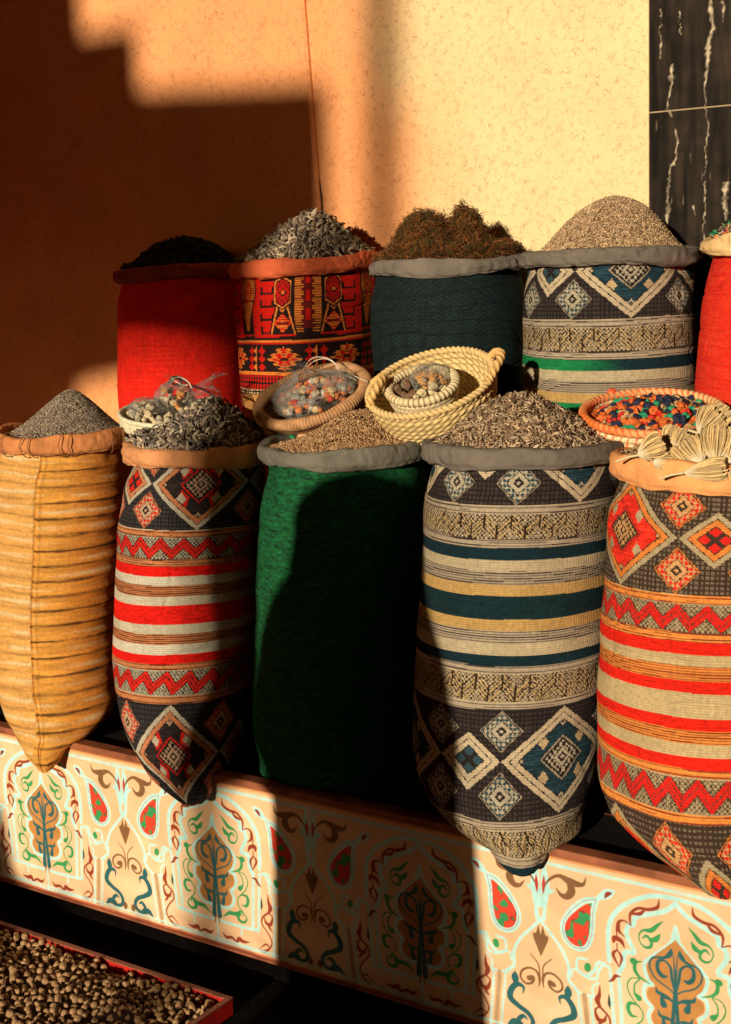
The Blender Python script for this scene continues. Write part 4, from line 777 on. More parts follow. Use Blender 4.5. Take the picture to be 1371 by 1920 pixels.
def protos(name, cols, seed, rough, kinds=2, shape=(1, 1, 1), crump=False):
    """mesh datas shared by many individual pieces"""
    out = []
    for ci, c in enumerate(cols):
        for k in range(kinds):
            V, F = blob(seed+7*ci+k, rough, 18, 12) if not crump else blob(seed+7*ci+k, rough, 26, 18)
            V = V*np.array(shape); nn = vn(V[:, 0]*3+V[:, 2]*2, V[:, 1]*3, seed+k)
            C = np.clip(np.array(c)*(1+.3*nn)[:, None], .002, 1)
            o = mk(name, V, F, M_ball, None, C, not crump, origin=(0, 0, 0)); out.append((ci, o.data)); bpy.data.objects.remove(o)
    return out
def put(name, data, P, s, label, cat, group, kind=None):
    o = bpy.data.objects.new(name, data); sc.collection.objects.link(o); o.location = Vector([float(q) for q in P]); o.scale = (s, s, s)
    o.rotation_euler = (rng.random()*6.28, rng.random()*6.28, rng.random()*6.28); return tag(o, label, cat, group, kind)
# --- basket with red stitching and dyed flowers (right)
fr = frame_at(1225, 776, .37, 12, 1.5); Rb = 132*depth(fr[0])/F_PX
b4 = empty('basket', loc(fr, 0, 0, -.075), 'round coiled straw basket stitched with red orange cord, full of dyed flowers', 'basket')
def rel4(TH, S_): return .0022*np.abs(np.cos(S_/.0175*PI))
def col4(TH, S_):
    C = np.empty(TH.shape+(3,)); C[...] = (.66, .53, .32); C *= (1+.2*vn(TH*30, S_/.002, 3))[..., None]
    st_ = np.mod(TH+S_*3.0+.05*vn(TH*3, S_*20, 5), 2*PI/52) < .026; C[st_] = (.70, .10, .025); C[np.mod(S_, .0175) < .0020] = (.30, .17, .07)
    return np.clip(C, 0, 1)
V, F, C, _ = wall_mesh(fr, [(Rb, 0), (Rb*.97, -.025), (Rb*.86, -.05), (Rb*.70, -.07), (Rb*.35, -.076), (.001, -.077)], 420, .010, rel4, .98, col4)
mk('basket_body', V, F, M_straw, b4, C)
def colr(TH, PH):
    C = np.empty(TH.shape+(3,)); C[...] = (.62, .42, .20); a = .5+.5*np.cos(TH-PI-.25)**3; C += (np.array((.68, .17, .03))-C)*np.clip(a*1.3-.35+.2*vn(TH*5, PH, 2), 0, 1)[..., None]
    C[np.mod(TH+PH*.03, 2*PI/64) < .030] = (.68, .09, .02); return C
V, F, C = ring(fr, Rb-.002, .0105, .004, .98, 520, 12, lambda T_, P_: .0008*np.cos(T_*64), colr); mk('basket_rim', V, F, M_straw, b4, C)
lump = MB(); lump.tube(loc(fr, Rb*np.cos(np.linspace(1.95, 2.10, 8)), Rb*np.sin(np.linspace(1.95, 2.10, 8)), np.full(8, .010)), [.004, .009, .012, .010, .012, .010, .008, .003], 10, col=(.72, .10, .03)); lump.build('cord_knot', M_straw, b4, True, usecol=True)
flc = [(.62, .13, .025), (.02, .30, .15), (.015, .02, .05), (.50, .30, .14), (.58, .03, .015)]; fln = ['orange', 'green', 'dark blue', 'tan', 'red']
pr = protos('dyed_flower', flc, 100, .55, 3, (1, 1, .75), True)
placed = []
for k in range(2600):
    a = rng.random()*2*PI; r = math.sqrt(rng.random())*Rb*.86; x, y = r*math.cos(a), r*math.sin(a)
    if any((x-q[0])**2+(y-q[1])**2 < .0145**2 for q in placed): continue
    placed.append((x, y))
for x, y in placed[:200]:
    n = vn(np.array([x/.05]), np.array([y/.05]), 3)[0]; w_ = [3.6, 1.5, 2.4, 1.0, .7]
    ci = int(rng.choice(5, p=np.array(w_)/sum(w_))); z = -.018+.022*math.cos(min(1, math.hypot(x, y)/Rb)*PI/2)+.006*n+.012*(x/Rb)
    d = [q for q in pr if q[0] == ci][rng.integers(0, 3)][1]
    put('dyed_flower', d, loc(fr, x, y, z), .0095+.0045*rng.random(), 'small crumpled %s dyed flower in the red stitched basket' % fln[ci], 'dried flower', '%s dyed flowers in the basket' % fln[ci])
# bed beneath them
V, F, C = ring(fr, .001, .001, -.03); u = np.arange(60)*2*PI/60; rr_ = np.linspace(0, Rb*.93, 14); UU, RR = np.meshgrid(u, rr_)
mk('flower_bed', loc(fr, RR*np.cos(UU), RR*np.sin(UU), -.030+.016*np.cos(RR/Rb*PI/2)+.004*vn(RR/.01, UU*4, 2)).reshape(-1, 3), gridfaces(14, 60, True), M_herb, None, np.tile((.06, .02, .015), (14*60, 1)))
tag(bpy.data.objects['flower_bed'], 'dark crumbs of dyed petals lying in the red stitched basket', 'petals', None, 'stuff')
# --- tall palm leaf basket (centre)
fr = frame_at(808, 718, .29, 25, 14); Rb = 121*depth(fr[0])/F_PX
b3 = empty('basket', loc(fr, 0, 0, -.17), 'deep woven palm leaf basket with two handles leaning against the navy sack', 'basket')
def rel3(TH, S_):
    rw = .0165; k = np.floor(S_/rw); return .0040*np.abs(np.sin(S_/rw*PI))**.7*.8+.0015*np.cos(TH*44+(S_/rw-k-.5)*4.6)
def col3(TH, S_):
    rw = .0165; k = np.floor(S_/rw); f = S_/rw-k; C = np.empty(TH.shape+(3,)); C[...] = (.60, .44, .20)
    C *= (1+.14*np.cos(TH*44+(f-.5)*4.6)+.12*vn(TH*20, S_/.003, 4))[..., None]; C[(f < .10)] *= .55; C[np.cos(TH*44+(f-.5)*4.6) < -.90] *= .55
    return np.clip(C, 0, 1)
V, F, C, _ = wall_mesh(fr, [(Rb, 0), (Rb*.98, -.035), (Rb*.88, -.08), (Rb*.70, -.125), (Rb*.48, -.16), (Rb*.2, -.172), (.001, -.174)], 520, .007, rel3, .92, col3)
rim_bend = lambda TH: .010*np.cos(2*TH+.4)
def bendz(V, TH, amt): return V
mk('basket_body', V, F, M_straw, b3, C)
brd = lambda TH, PH: .0016*np.cos(TH*70+2*PH)
bc = lambda TH, PH: np.clip(np.array((.60, .42, .19))*(1+.22*np.cos(TH*70+2*PH)+.1*vn(TH*9, PH*2, 3))[..., None], 0, 1)
V, F, C = ring(fr, Rb, .0085, .002, .92, 620, 12, brd, bc); mk('basket_rim', V, F, M_straw, b3, C)
def rope(P, r, tw=70, col=(.58, .36, .14)):
    P = spline(P, 14); V, F = tube(P, r, 14)
    n = len(P); t = np.repeat(np.arange(n)/n, 14); ph = np.tile(np.arange(14)*2*PI/14, n); c = np.repeat(P, 14, 0)
    w_ = 1+.22*np.cos(ph*2+t*tw); V = c+(V-c)*w_[:, None]; C = np.array(col)*(1+.45*np.cos(ph*2+t*tw))[:, None]
    return V, F, np.clip(C, .01, 1)
for P in ([loc(fr, Rb*.86, -.075, .004), loc(fr, Rb*.95, -.062, .014), loc(fr, Rb*1.10, -.03, .028), loc(fr, Rb*1.16, .0, .032), loc(fr, Rb*1.08, .03, .022), loc(fr, Rb*.98, .045, .004)],
          [loc(fr, -Rb*.99, -.05, .004), loc(fr, -Rb*.88, -.045, .032), loc(fr, -Rb*.74, -.02, .048), loc(fr, -Rb*.68, .015, .040), loc(fr, -Rb*.78, .05, .02), loc(fr, -Rb*.90, .065, .004)]):
    V, F, C = rope(P, .0095); mk('handle', V, F, M_straw, b3, C)
fr2 = frame_at(792, 724, .27, 26, 10); R2 = .088
bi = empty('basket', loc(fr2, 0, 0, -.06), 'small stitched straw basket lying inside the deep palm basket', 'basket')
def coli(TH, S_):
    C = np.empty(TH.shape+(3,)); C[...] = (.62, .52, .32); C *= (1+.15*vn(TH*30, S_/.002, 3))[..., None]; C[np.mod(TH*44/(2*PI)+np.floor(S_/.014)*.5, 1) < .14] = (.26, .15, .07); return np.clip(C, 0, 1)
V, F, C, _ = wall_mesh(fr2, [(R2, 0), (R2*.96, -.03), (R2*.8, -.055), (R2*.3, -.062), (.001, -.063)], 300, .012, lambda T_, S_: .0018*np.abs(np.cos(S_/.014*PI)), .95, coli); mk('basket_body', V, F, M_straw, bi, C)
V, F, C = ring(fr2, R2-.004, .011, .003, .95, 360, 12, lambda T_, P_: .001*np.cos(T_*44), lambda T_, P_: np.where((np.mod(T_*44/(2*PI), 1) < .2)[..., None], (.28, .16, .07), (.62, .52, .32))*np.ones(T_.shape+(3,))); mk('basket_rim', V, F, M_straw, bi, C)
prg = protos('resin_lump', [(.62, .30, .08), (.60, .50, .30), (.16, .09, .05)], 300, .35, 2, (1, .85, .8))
for k in range(70):
    a = rng.random()*2*PI; r = math.sqrt(rng.random())*R2*.74; x, y = r*math.cos(a), r*math.sin(a)
    ci = 0 if (y > .0 and x > -.02) else (2 if x < -.02 else 1); d = [q for q in prg if q[0] == ci][rng.integers(0, 2)][1]
    put('resin_lump', d, loc(fr2, x, y, -.030+.035*math.cos(r/R2*1.5)*rng.random()+.012*(y > 0)), .008+.004*rng.random(), 'small %s resin lump in the little straw basket' % ['amber', 'cream', 'dark brown'][ci], 'resin lump', '%s resin lumps in the little basket' % ['amber', 'cream', 'dark brown'][ci])
bag(fr2, .022, .022, .006, .058, .05, .034, 'clear plastic bag over amber lumps inside the small straw basket', seed=5)
# --- brown rimmed basket with a plastic bag of coloured balls
fr = frame_at(586, 745, .33, 26, 15); Rb = 108*depth(fr[0])/F_PX
b2 = empty('basket', loc(fr, 0, 0, -.05), 'shallow basket with a thick brown wrapped rim, in front of the kilim sack', 'basket')
def col2(TH, S_): return np.clip(np.array((.22, .11, .055))*(1+.4*vn(TH*40, S_/.004, 3))[..., None], 0, 1)
V, F, C, _ = wall_mesh(fr, [(Rb, 0), (Rb*.95, -.02), (Rb*.82, -.038), (Rb*.4, -.045), (.001, -.046)], 260, .008, lambda T_, S_: .0015*np.abs(np.cos(S_/.012*PI)), .86, col2); mk('basket_body', V, F, M_straw, b2, C)
V, F, C = ring(fr, Rb-.004, .0165, .004, .86, 560, 14, lambda T_, P_: .0010*np.cos(T_*110)+.0015*np.cos(T_*7), lambda T_, P_: np.clip(np.array((.38, .20, .095))*(1+.22*np.cos(T_*110)+.25*vn(T_*12, P_, 2))[..., None], 0, 1)); mk('basket_rim', V, F, M_straw, b2, C)
hp = spline([onY(x, y, Y) for x, y, Y in ((478, 790, .30), (492, 808, .27), (508, 816, .255), (530, 820, .25), (560, 820, .25), (590, 815, .25), (612, 806, .27))], 8)
n = len(hp); V, F = tube(hp, .0085+.0012*np.sin(np.arange(n)), 14); tt = np.repeat(np.arange(n)/(n-1), 14)
C = np.where(((tt < .18) | ((tt > .42) & (tt < .66)))[:, None], (.012, .16, .065), (.66, .34, .15)); C[(np.abs(tt-.18) < .02) | (np.abs(tt-.42) < .015) | (np.abs(tt-.66) < .015)] = (.02, .03, .02)
mk('taped_handle', V, F, M_paint, b2, C)
prb = protos('dyed_ball', [(.62, .17, .04), (.30, .28, .25), (.58, .42, .22), (.55, .04, .02), (.44, .40, .34)], 400, .22, 2)
nm = ['orange', 'grey', 'cream', 'red', 'pale grey']
cnt = 0
for k in range(900):
    x, y = (rng.random()*2-1)*.105, (rng.random()*2-1)*.072
    if (x/.105)**2+(y/.072)**2 > 1 or cnt > 95: continue
    top = .052*math.sqrt(max(0, 1-(x/.11)**2-(y/.078)**2)); z = top*(.55+.45*rng.random()); cnt += 1
    ci = int(rng.choice(5, p=[.34, .22, .22, .10, .12])); d = [q for q in prb if q[0] == ci][rng.integers(0, 2)][1]
    put('dyed_ball', d, loc(fr, x+.008, y-.005, z-.012), .0085+.003*rng.random(), 'small round %s ball inside the clear bag in the brown rimmed basket' % nm[ci], 'ball', '%s balls in the clear bag' % nm[ci])
bag(fr, .008, -.005, .010, .122, .085, .060, 'clear knotted plastic bag of coloured balls in the brown rimmed basket', seed=9, neck=(-.03, .02, .035))
bag(fr, .092, -.005, .022, .040, .030, .028, 'small crumpled clear bag end at the right of the brown rimmed basket', seed=19, neck=(.02, .0, .02))
s = MB()
for ps in ([(575, 688), (592, 676), (612, 673), (632, 684), (655, 700), (690, 716)], [(570, 690), (585, 672), (607, 670), (625, 678), (640, 700), (668, 712)], [(660, 745), (672, 735), (685, 748), (688, 770)], [(662, 738), (678, 732), (690, 752), (684, 775)]):
    s.tube(spline([onY(x, y, .37) for x, y in ps], 8), .0011, 5, col=(.66, .60, .48))
tag(s.build('raffia_tie', M_straw, smooth=True, usecol=True), 'loose pale raffia strings looping over the clear bag of balls', 'string')
# --- cream basket with plastic bags (left)
fr = frame_at(326, 774, .33, 10, -2); Rb = 102*depth(fr[0])/F_PX
b1 = empty('basket', loc(fr, 0, 0, -.05), 'low cream plaited basket with small plastic bags behind the leaf heap', 'basket')
def col1(TH, S_):
    C = np.empty(TH.shape+(3,)); C[...] = (.58, .54, .38); C *= (1+.12*vn(TH*20, S_/.003, 3))[..., None]; C[(S_ > .034) & (np.mod(TH*70/(2*PI)+S_*30, 1) < .35)] = (.10, .06, .03); return np.clip(C, 0, 1)
V, F, C, _ = wall_mesh(fr, [(Rb, 0), (Rb*1.0, -.025), (Rb*.93, -.042), (Rb*.5, -.05), (.001, -.051)], 360, .008, None, .9, col1); mk('basket_body', V, F, M_straw, b1, C)
V, F, C = ring(fr, Rb-.002, .007, 0, .9, 300, 10, None, lambda T_, P_: np.clip(np.array((.62, .58, .42))*(1+.1*vn(T_*20, P_, 2))[..., None], 0, 1)); mk('basket_rim', V, F, M_straw, b1, C)
prs = protos('sweet', [(.58, .46, .30), (.60, .26, .07), (.40, .34, .24)], 500, .3, 2, (1, .8, .8)); nm = ['cream', 'amber', 'grey brown']
for k in range(120):
    a = rng.random()*2*PI; r = math.sqrt(rng.random())*Rb*.84; x, y = r*math.cos(a), r*math.sin(a)
    z = .002+.022*math.cos(r/Rb*1.4)*rng.random()+(.045*rng.random() if math.hypot(x+.005, y-.03) < .045 else 0); ci = 1 if (math.hypot(x-.0, y-.03) < .05 and rng.random() < .7) else (2 if rng.random() < .35 else 0)
    d = [q for q in prs if q[0] == ci][rng.integers(0, 2)][1]
    put('resin_lump', d, loc(fr, x, y, z), .008+.005*rng.random(), 'small %s lump in the low cream basket' % nm[ci], 'resin lump', '%s lumps in the cream basket' % nm[ci])
bag(fr, -.075, -.02, .016, .060, .05, .036, 'crumpled clear plastic bag at the left of the cream basket', seed=31)
bag(fr, .002, .02, .040, .062, .05, .050, 'tall clear plastic bag of amber lumps tied with dark string in the cream basket', seed=37, neck=(.0, .0, .02))
bag(fr, .085, .03, .038, .055, .035, .045, 'pointed clear plastic bag of lumps at the right of the cream basket', seed=41, neck=(.045, .0, .028))
s = MB(); kp = [(316, 716), (326, 707), (340, 712), (336, 722), (322, 718), (330, 708), (350, 716), (362, 724), (385, 732), (400, 742)]
s.tube(spline([onY(x, y, .36) for x, y in kp], 8), .0035, 6, col=(.03, .01, .012))
s.tube(spline([onY(x, y, .355) for x, y in ((322, 712), (334, 707), (352, 715), (360, 728))], 8), .002, 6, col=(.6, .55, .45)); s.tube(spline([onY(x, y, .355) for x, y in ((314, 722), (326, 714), (342, 722), (352, 722))], 8), .002, 6, col=(.6, .55, .45))
tag(s.build('tie_string', M_straw, smooth=True, usecol=True), 'dark and white string tying the tall plastic bag by the red sack', 'string')
# ---------------------------------------------------------------- dried flower heads on the orange sack
def umbel(p0, p1, p2, Yb, wid, label, seed):
    """stalk p0->p1 (pixels of the photo only give the lie), head p1->p2"""
    r = np.random.default_rng(seed); A, B, Cc = [onY(p[0], p[1], Yb-.055+dy) for p, dy in ((p0, -.02), (p1, 0), (p2, .03))]
    t = empty('dried_flower_head', A, label, 'flower head', 'dried flower heads on the orange sack')
    s = MB(); s.tube(spline([A, (A+B)/2+(0, 0, .002), B], 6), .0028, 7, col=(.60, .48, .28)); s.build('stalk', M_straw, t, True, usecol=True)
    ax = Cc-B; L = np.linalg.norm(ax); ax = ax/L; e = np.cross(ax, FW); e /= np.linalg.norm(e); g = np.cross(ax, e); Vs, Fs, Cs = [], [], []; off = 0
    n = 110
    for k in range(n):
        rad = 1 if k < 80 else r.random()**.5; th = r.random()*2*PI; tt = np.linspace(0, 1, 9); pr_ = 1.18*(np.sin(np.minimum(tt*1.25, 1.35))**.8)*(1-.28*tt**4)
        rr = wid*rad*pr_*(1+.08*r.normal()); ll = L*(.86+.14*r.random()+.06*(1-rad)); w_ = .10*r.normal()
        P = B+ax*(tt*ll)[:, None]+(e*math.cos(th)+g*math.sin(th))*rr[:, None]+e*(w_*tt**2*wid*.5)[:, None]
        V, F = tube(P, np.linspace(.0011, .0016, 9)+.0008*(tt > .9), 5); Vs.append(V); Fs.append(F+off); off += len(V)
        c = np.array((.54, .38, .18))*(1+.28*r.normal()); cc = np.array((.68, .62, .48))[None]*(1-sstep(.0, .45, tt))[:, None]+c[None]*sstep(.0, .45, tt)[:, None]; Cs.append(np.repeat(cc, 5, 0))
    mk('ray_cluster', np.concatenate(Vs), np.concatenate(Fs), M_straw, t, np.clip(np.concatenate(Cs), .02, .9))
    u = np.arange(20)*2*PI/20; tt = np.linspace(0, .88, 10); TT, UU = np.meshgrid(tt, u, indexing='ij'); rr = wid*1.02*np.sin(np.minimum(TT*1.25, 1.35))**.8
    V = (B+TT[..., None]*L*ax+rr[..., None]*(np.cos(UU)[..., None]*e+np.sin(UU)[..., None]*g)).reshape(-1, 3)
    mk('core', V, gridfaces(10, 20, True), M_straw, t, np.tile((.34, .24, .12), (len(V), 1)))
z_ = lambda x, y: (1080+x/4.711, 700+y/4.711)
UM = [((350, 780), (545, 725), (770, 630), .03, .034, 'flower head with its pale stalk sticking out over the left of the orange cuff'),
 ((740, 930), (955, 880), (1335, 830), .00, .024, 'lowest flower head, lying flat with its stalk across the orange cuff'),
 ((960, 870), (885, 835), (730, 715), .04, .024, 'small flower head pointing up left behind the lowest one'),
 ((1090, 870), (1010, 835), (880, 700), .05, .022, 'narrow flower head pointing up left in the middle of the pile'),
 ((1160, 850), (1110, 800), (1010, 625), .06, .030, 'upright flower head in the middle of the pile on the orange sack'),
 ((1245, 880), (1235, 800), (1255, 490), .04, .036, 'largest upright flower head at the right of the orange sack'),
 ((820, 740), (865, 690), (965, 545), .10, .026, 'small flower head pointing up right near the straw basket'),
 ((760, 700), (800, 670), (890, 500), .13, .026, 'dark centred flower head touching the straw basket'),
 ((900, 490), (1080, 530), (1260, 360), .13, .034, 'flower head with a bare white stalk at the top of the pile'),
 ((1140, 520), (1180, 480), (1350, 350), .16, .032, 'topmost flower head beside the basket rim'),
 ((1300, 850), (1330, 800), (1420, 560), .05, .034, 'flower head cut by the right edge of the photo'),
 ((1350, 900), (1390, 850), (1560, 800), .02, .028, 'flower head lying at the far right of the orange sack'),
 ((1300, 560), (1400, 520), (1560, 380), .16, .034, 'flower head at the back right of the orange sack'),
 ((600, 760), (680, 770), (860, 840), .02, .020, 'thin flower head drooping onto the orange cuff')]
for k, (a, b, c_, Yb, wd, lb) in enumerate(UM): umbel(z_(*a), z_(*b), z_(*c_), Yb, wd, lb, 600+k)
# twine round the ochre sack's cuff
S = SACKS['ochre']; tw = MB()
for a0 in (-.62, -.50, -.10, .02, .62, .82, 1.05, -1.0):
    ph = S['phc']+a0; B = np.arange(0, 21)*2*PI/20; R_ = S['R']; P = []
    for bb in B: rr = R_+.0265*math.cos(bb); P.append((S['c'][0]+rr*math.cos(ph+.10*math.sin(bb/2)), S['c'][1]+rr*math.sin(ph+.10*math.sin(bb/2)), S['c'][2]+.034*math.sin(bb)))
    tw = MB(); tw.tube(P, .0013, 5, col=(.22, .09, .03)); tw.build('lashing_twine', M_straw, S['root'], True, usecol=True)
# ---------------------------------------------------------------- red tray of nuts on the ground
A = onZ(-60, 1731, .055); Bp = onZ(436, 1870, .055); xl, xr, yb = -1.62, float(Bp[0]), float(Bp[1]); yf = yb-.85; H = .055
M_red = mat('red_painted_wood', (.42, .010, .008), rough=.45, noise=.25, nscale=14, bump=.25, bscale=60, dark=(.09, .01, .008), darkscale=9, spec=.5)
trm = mat('worn_board_edge', (.22, .07, .04), rough=.6, noise=.35, nscale=30, bump=.3)
ty = empty('display_tray', ((xl+xr)/2, (yb+yf)/2, .006), 'low red painted wooden tray on the ground, full of dried buds', 'tray')
def board_(x0, x1, y0, y1, n='tray_side'):
    o = MB().box(x0, x1, y0, y1, .008, H-.004).build(n, M_red, ty); q = MB().box(x0-.001, x1+.001, y0-.001, y1+.001, H-.004, H).build('board_edge', trm, o); return o
board_(xl, xr, yb-.013, yb); board_(xl, xr, yf, yf+.013); board_(xl, xl+.013, yf+.015, yb-.015); board_(xr-.013, xr, yf+.015, yb-.015)
MB().box(xl+.001, xr-.001, yf+.001, yb-.001, .0065, .0075).build('tray_bottom', M_red, ty)
def budmesh(seed):
    r = np.random.default_rng(seed); n, m = 16, 12; u = np.arange(n)*2*PI/n; v = np.linspace(0, PI, m); U, V = np.meshgrid(u, v)
    rad = 1+.14*vn(U/(2*PI)*5, V*1.6, seed, 5)+.10*np.cos(U*5+V)*np.sin(V); tip = np.exp(-(V/.45)**2)*.45
    X = rad*np.sin(V)*np.cos(U)*.92; Y = rad*np.sin(V)*np.sin(U)*.85; Z = (rad*np.cos(V)+tip)
    if seed % 2: Z = np.where(V < .7, Z*.55+.2*np.cos(U*4), Z)       # opened, ragged bud
    P = np.stack([X, Y, Z], -1).reshape(-1, 3); P[:n] = P[:n].mean(0) if not seed % 2 else P[:n]; P[-n:] = P[-n:].mean(0)
    C = np.array((.34, .20, .095))*(1+.25*vn(U/(2*PI)*8, V*3, seed+3, 8))[..., None]*np.ones((m, n, 3)); C[V < .6] = (.20, .09, .045) if seed % 2 else (.44, .27, .13)
    return P, gridfaces(m, n, True), np.clip(C.reshape(-1, 3), .01, .9)
BM = []
for k in range(6):
    P, F, C = budmesh(700+k); o = mk('dried_bud', P, F, M_ball, None, C, True, origin=(0, 0, 0)); BM.append((o.data, P, F, C)); bpy.data.objects.remove(o)
pts = []; grid = {}
for k in range(26000):
    x = xl+.025+(xr-xl-.05)*rng.random(); y = yf+.025+(yb-yf-.05)*rng.random(); key = (int(x/.02), int(y/.02))
    if any((x-q[0])**2+(y-q[1])**2 < .0168**2 for i in (-1, 0, 1) for j in (-1, 0, 1) for q in grid.get((key[0]+i, key[1]+j), [])): continue
    e = min(x-xl, xr-x, yb-y, y-yf)
    z = .026+.026*min(1, e/.22)+.012*rng.random()+.012*float(vn(np.array([x/.09]), np.array([y/.09]), 5)[0])+.008*rng.random()
    grid.setdefault(key, []).append((x, y)); pts.append((x, y, z))
pts = np.array(pts)
def px_of(P):
    d = P-CAM; z = d @ FW; return CX+F_PX*(d @ RT)/z, CY-F_PX*(d @ UP)/z, z
ix, iy, iz = px_of(pts); vis = (ix > -10) & (ix < 450) & (iy < 1935); order = np.argsort(np.where(vis, iz, 99)); pick = set(order[:290].tolist())
Vs, Fs, Cs, off = [], [], [], 0
for k, p in enumerate(pts):
    d, P, F, C = BM[rng.integers(0, 6)]; s_ = .0066+.0046*rng.random()
    if k in pick: put('dried_bud', d, p, s_, 'pale dried bud lying in the red tray', 'bud', 'dried buds in the red tray'); continue
    if not (-200 < ix[k] < 700 and iy[k] < 2100): continue
    R = rots(1, 0)[0]; Vs.append((P*s_) @ R.T+p); Fs.append(F+off); Cs.append(C); off += len(P)
tag(mk('dried_buds', np.concatenate(Vs), np.concatenate(Fs), M_ball, None, np.concatenate(Cs)), 'pale dried buds filling the rest of the red tray', 'buds', None, 'stuff')
g = 60; X, Y = np.meshgrid(np.linspace(xl+.014, xr-.014, g*2), np.linspace(yf+.014, yb-.014, g)); E = np.minimum.reduce([X-xl, xr-X, yb-Y, Y-yf])
V = np.stack([X, Y, .016+.030*np.clip(E/.22, 0, 1)+.004*vn(X/.02, Y/.02, 3)], -1).reshape(-1, 3); mk('bud_crumbs', V, gridfaces(g, g*2), M_herb, None, np.tile((.06, .03, .02), (len(V), 1)))
tag(bpy.data.objects['bud_crumbs'], 'brown crumbs between the buds in the red tray', 'crumbs', None, 'stuff')
# ---------------------------------------------------------------- unseen street behind the camera, with added blockers that shade and tint the stall
M_rw = mat('red_plaster', (.32, .09, .04), rough=.95, noise=.1, nscale=2, bump=.4, bscale=30)
M_canv = mat('blocker_canvas', (.16, .05, .025), rough=.95, noise=.15)
M_iron = mat('dark_iron', (.03, .025, .025), rough=.5)
def at(a, b, Y0): return np.array([a-.12*Y0, Y0, b-.21*Y0])      # a, b: where the sun drops its shadow on the plane Y = 0
def prism(name, ab, Y0, th, m, parent=None, **k):
    P = [at(a, b, Y0) for a, b in ab]; Q = [p+np.array((0, -th, 0)) for p in P]; n = len(P)
    F = [list(range(n)), list(range(n, 2*n))[::-1]]+[[i, n+i, n+(i+1) % n, (i+1) % n] for i in range(n)]
    return tag(mk(name, np.array(P+Q), F, m, parent, None, False), **k)
blk = empty('wall_blocker', at(-2, 1.0, -9), 'unseen canvas blocker added to shade the left of the plaster wall', 'sun blocker')  # added out of view, outline cut to the stepped shadow on the wall
prism('blocker_cloth', [(-7, 1.72), (-1.9, 1.70), (-1.2, 1.82), (-.655, 1.80), (-.640, 2.69), (-1.42, 2.735), (-1.425, 2.945), (-1.675, 2.945), (-1.68, 3.6), (-7, 3.6)], -9, .03, M_canv, blk)
prism('blocker_skirt', [(-7, 1.4), (-1.86, 1.45), (-1.80, 1.74), (-1.9, 1.80), (-7, 1.8)], -9.1, .03, M_canv, blk)
prism('blocker_post', [(-2.4, -1.87), (-2.3, -1.87), (-2.3, 1.5), (-2.4, 1.5)], -9.2, .1, M_iron, blk)
far = prism('edge_blocker', [(-1.6, 1.80), (-.66, 1.76), (-.66, 1.93), (-1.6, 1.95)], -22, .03, M_canv, label='unseen canvas strip added to soften the shade on the red sack', cat='canvas')  # added far off so the lower shadow edge turns soft
pole = prism('leaning_pole', [(-.655, -1.2), (-.545, -1.2), (-.425, 1.2), (-.36, 3.6), (-.46, 3.6), (-.535, 1.2)], -12, .08, M_iron, label='thin leaning iron pole in the street', cat='pole')
prism('sack_blocker', [(-.545, .60), (-.525, .95), (-.505, 1.24), (-.47, 1.50), (-.40, 1.62), (-.36, 1.58), (-.358, .9), (-.37, .60), (-.45, .56)], -3.6, .12, M_canv, label='unseen blocker shaped to shade the black and red striped sack', cat='bundle')  # invented shape, drawn from the shade wanted on the striped sack
prism('tray_blocker', [(-2.2, -.9), (-1.15, -.9), (-1.12, .03), (-1.29, .12), (-1.33, .34), (-2.2, .36)], -4.6, .5, M_rw, label='unseen low blocker added to shade the left of the tray and board', cat='crate')  # added low occluder, keeps sun off the left end of tray and board
slab('street_house', -7.5, -7, -30, 1.0, 0, 8, M_rw, None, 'red plastered house on the left of the street', 'house')
slab('street_house', 6.5, 7, -30, 8, 0, 8, M_rw, None, 'red plastered house on the right of the street', 'house')
slab('sky_blocker', -7, 6.5, -5.2, 2.5, 4.35, 4.40, M_canv, None, 'unseen cloth sheet added over the stall to block sky light', 'sky blocker')  # unseen sheet, put in to cut the sky light from above
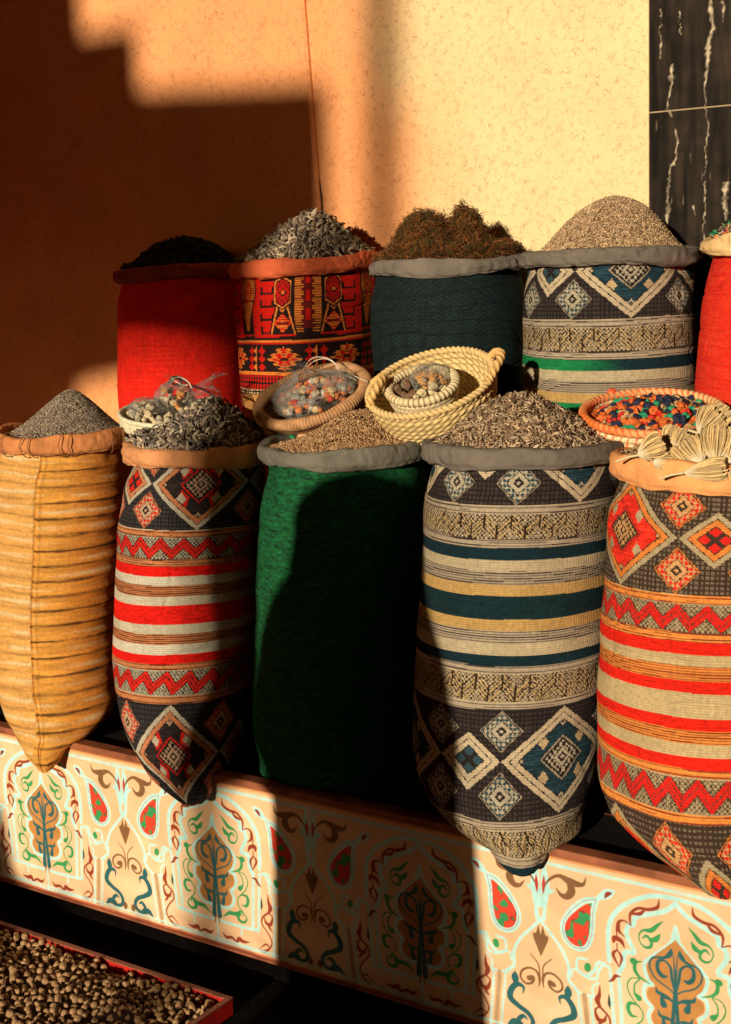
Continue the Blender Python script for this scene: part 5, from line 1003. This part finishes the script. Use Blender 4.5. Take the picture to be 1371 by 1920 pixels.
for k, (y0, y1) in enumerate(((-5.4, -11), (-11.3, -18), (-18.3, -27))):  # more added sheets, sloped to hide the sky but let the sun pass
    f = lambda y: .21*-y+3.55
    b = MB(); b.add([(-7, y0, f(y0)), (6.5, y0, f(y0)), (6.5, y1, f(y1)), (-7, y1, f(y1)), (-7, y0, f(y0)+.03), (6.5, y0, f(y0)+.03), (6.5, y1, f(y1)+.03), (-7, y1, f(y1)+.03)], [(0, 1, 2, 3), (7, 6, 5, 4), (0, 4, 5, 1), (2, 6, 7, 3), (1, 5, 6, 2), (0, 3, 7, 4)])
    tag(b.build('sky_blocker', M_canv), 'unseen sloping sheet added to block sky light, %s from the stall' % ['first', 'second', 'third'][k], 'sky blocker', 'sky blockers over the street')
slab('street_house', -12, 12, -34, -33.5, 0, 6.2, M_rw, None, 'low red plastered house closing the street', 'house')
# hooded passer-by whose shadow falls on the green sack
pr_ = [(-.90+.02, -.30, .33), (-.2, -.30, .335), (.13, -.305, .335), (.565, -.287, .312), (.60, -.345, .310), (.69, -.372, .305), (.85, -.362, .275), (.99, -.330, .245), (1.05, -.305, .22), (1.10, -.27, .19), (1.15, -.222, .17), (1.25, -.196, .160), (1.32, -.190, .140), (1.37, -.155, .105), (1.41, -.085, .055), (1.428, -.02, .0)]
Y0 = -2.2; per = empty('person', (at(0, 0, Y0)[0], Y0, 0), 'person in a dark hooded robe standing in the street', 'person'); ring_ = []
zs = np.array([p[0] for p in pr_]); tt = np.linspace(zs[0], zs[-1], 60); L_ = np.interp(tt, zs, [p[1] for p in pr_]); R_ = np.interp(tt, zs, [p[2] for p in pr_]); V = []
n = 32
for b, l, r in zip(tt, L_, R_):
    c_ = at((l+r)/2, b, Y0); w_ = (r-l)/2; dpt = min(w_, .17)
    for k in range(n): a = k*2*PI/n; V.append(c_+np.array((w_*math.cos(a), dpt*math.sin(a), 0)))
mk('hooded_robe', np.array(V), gridfaces(60, n, True), cl('dark_wool', (.03, .025, .025)), per)
for s_ in (-1, 1):
    c_ = at(.01+.10*s_, 0, Y0); V, F = blob(3, .05, 16, 10); mk('shoe', V*np.array((.05, .13, .045))+np.array((c_[0], Y0-.04, .045)), F, M_iron, per)
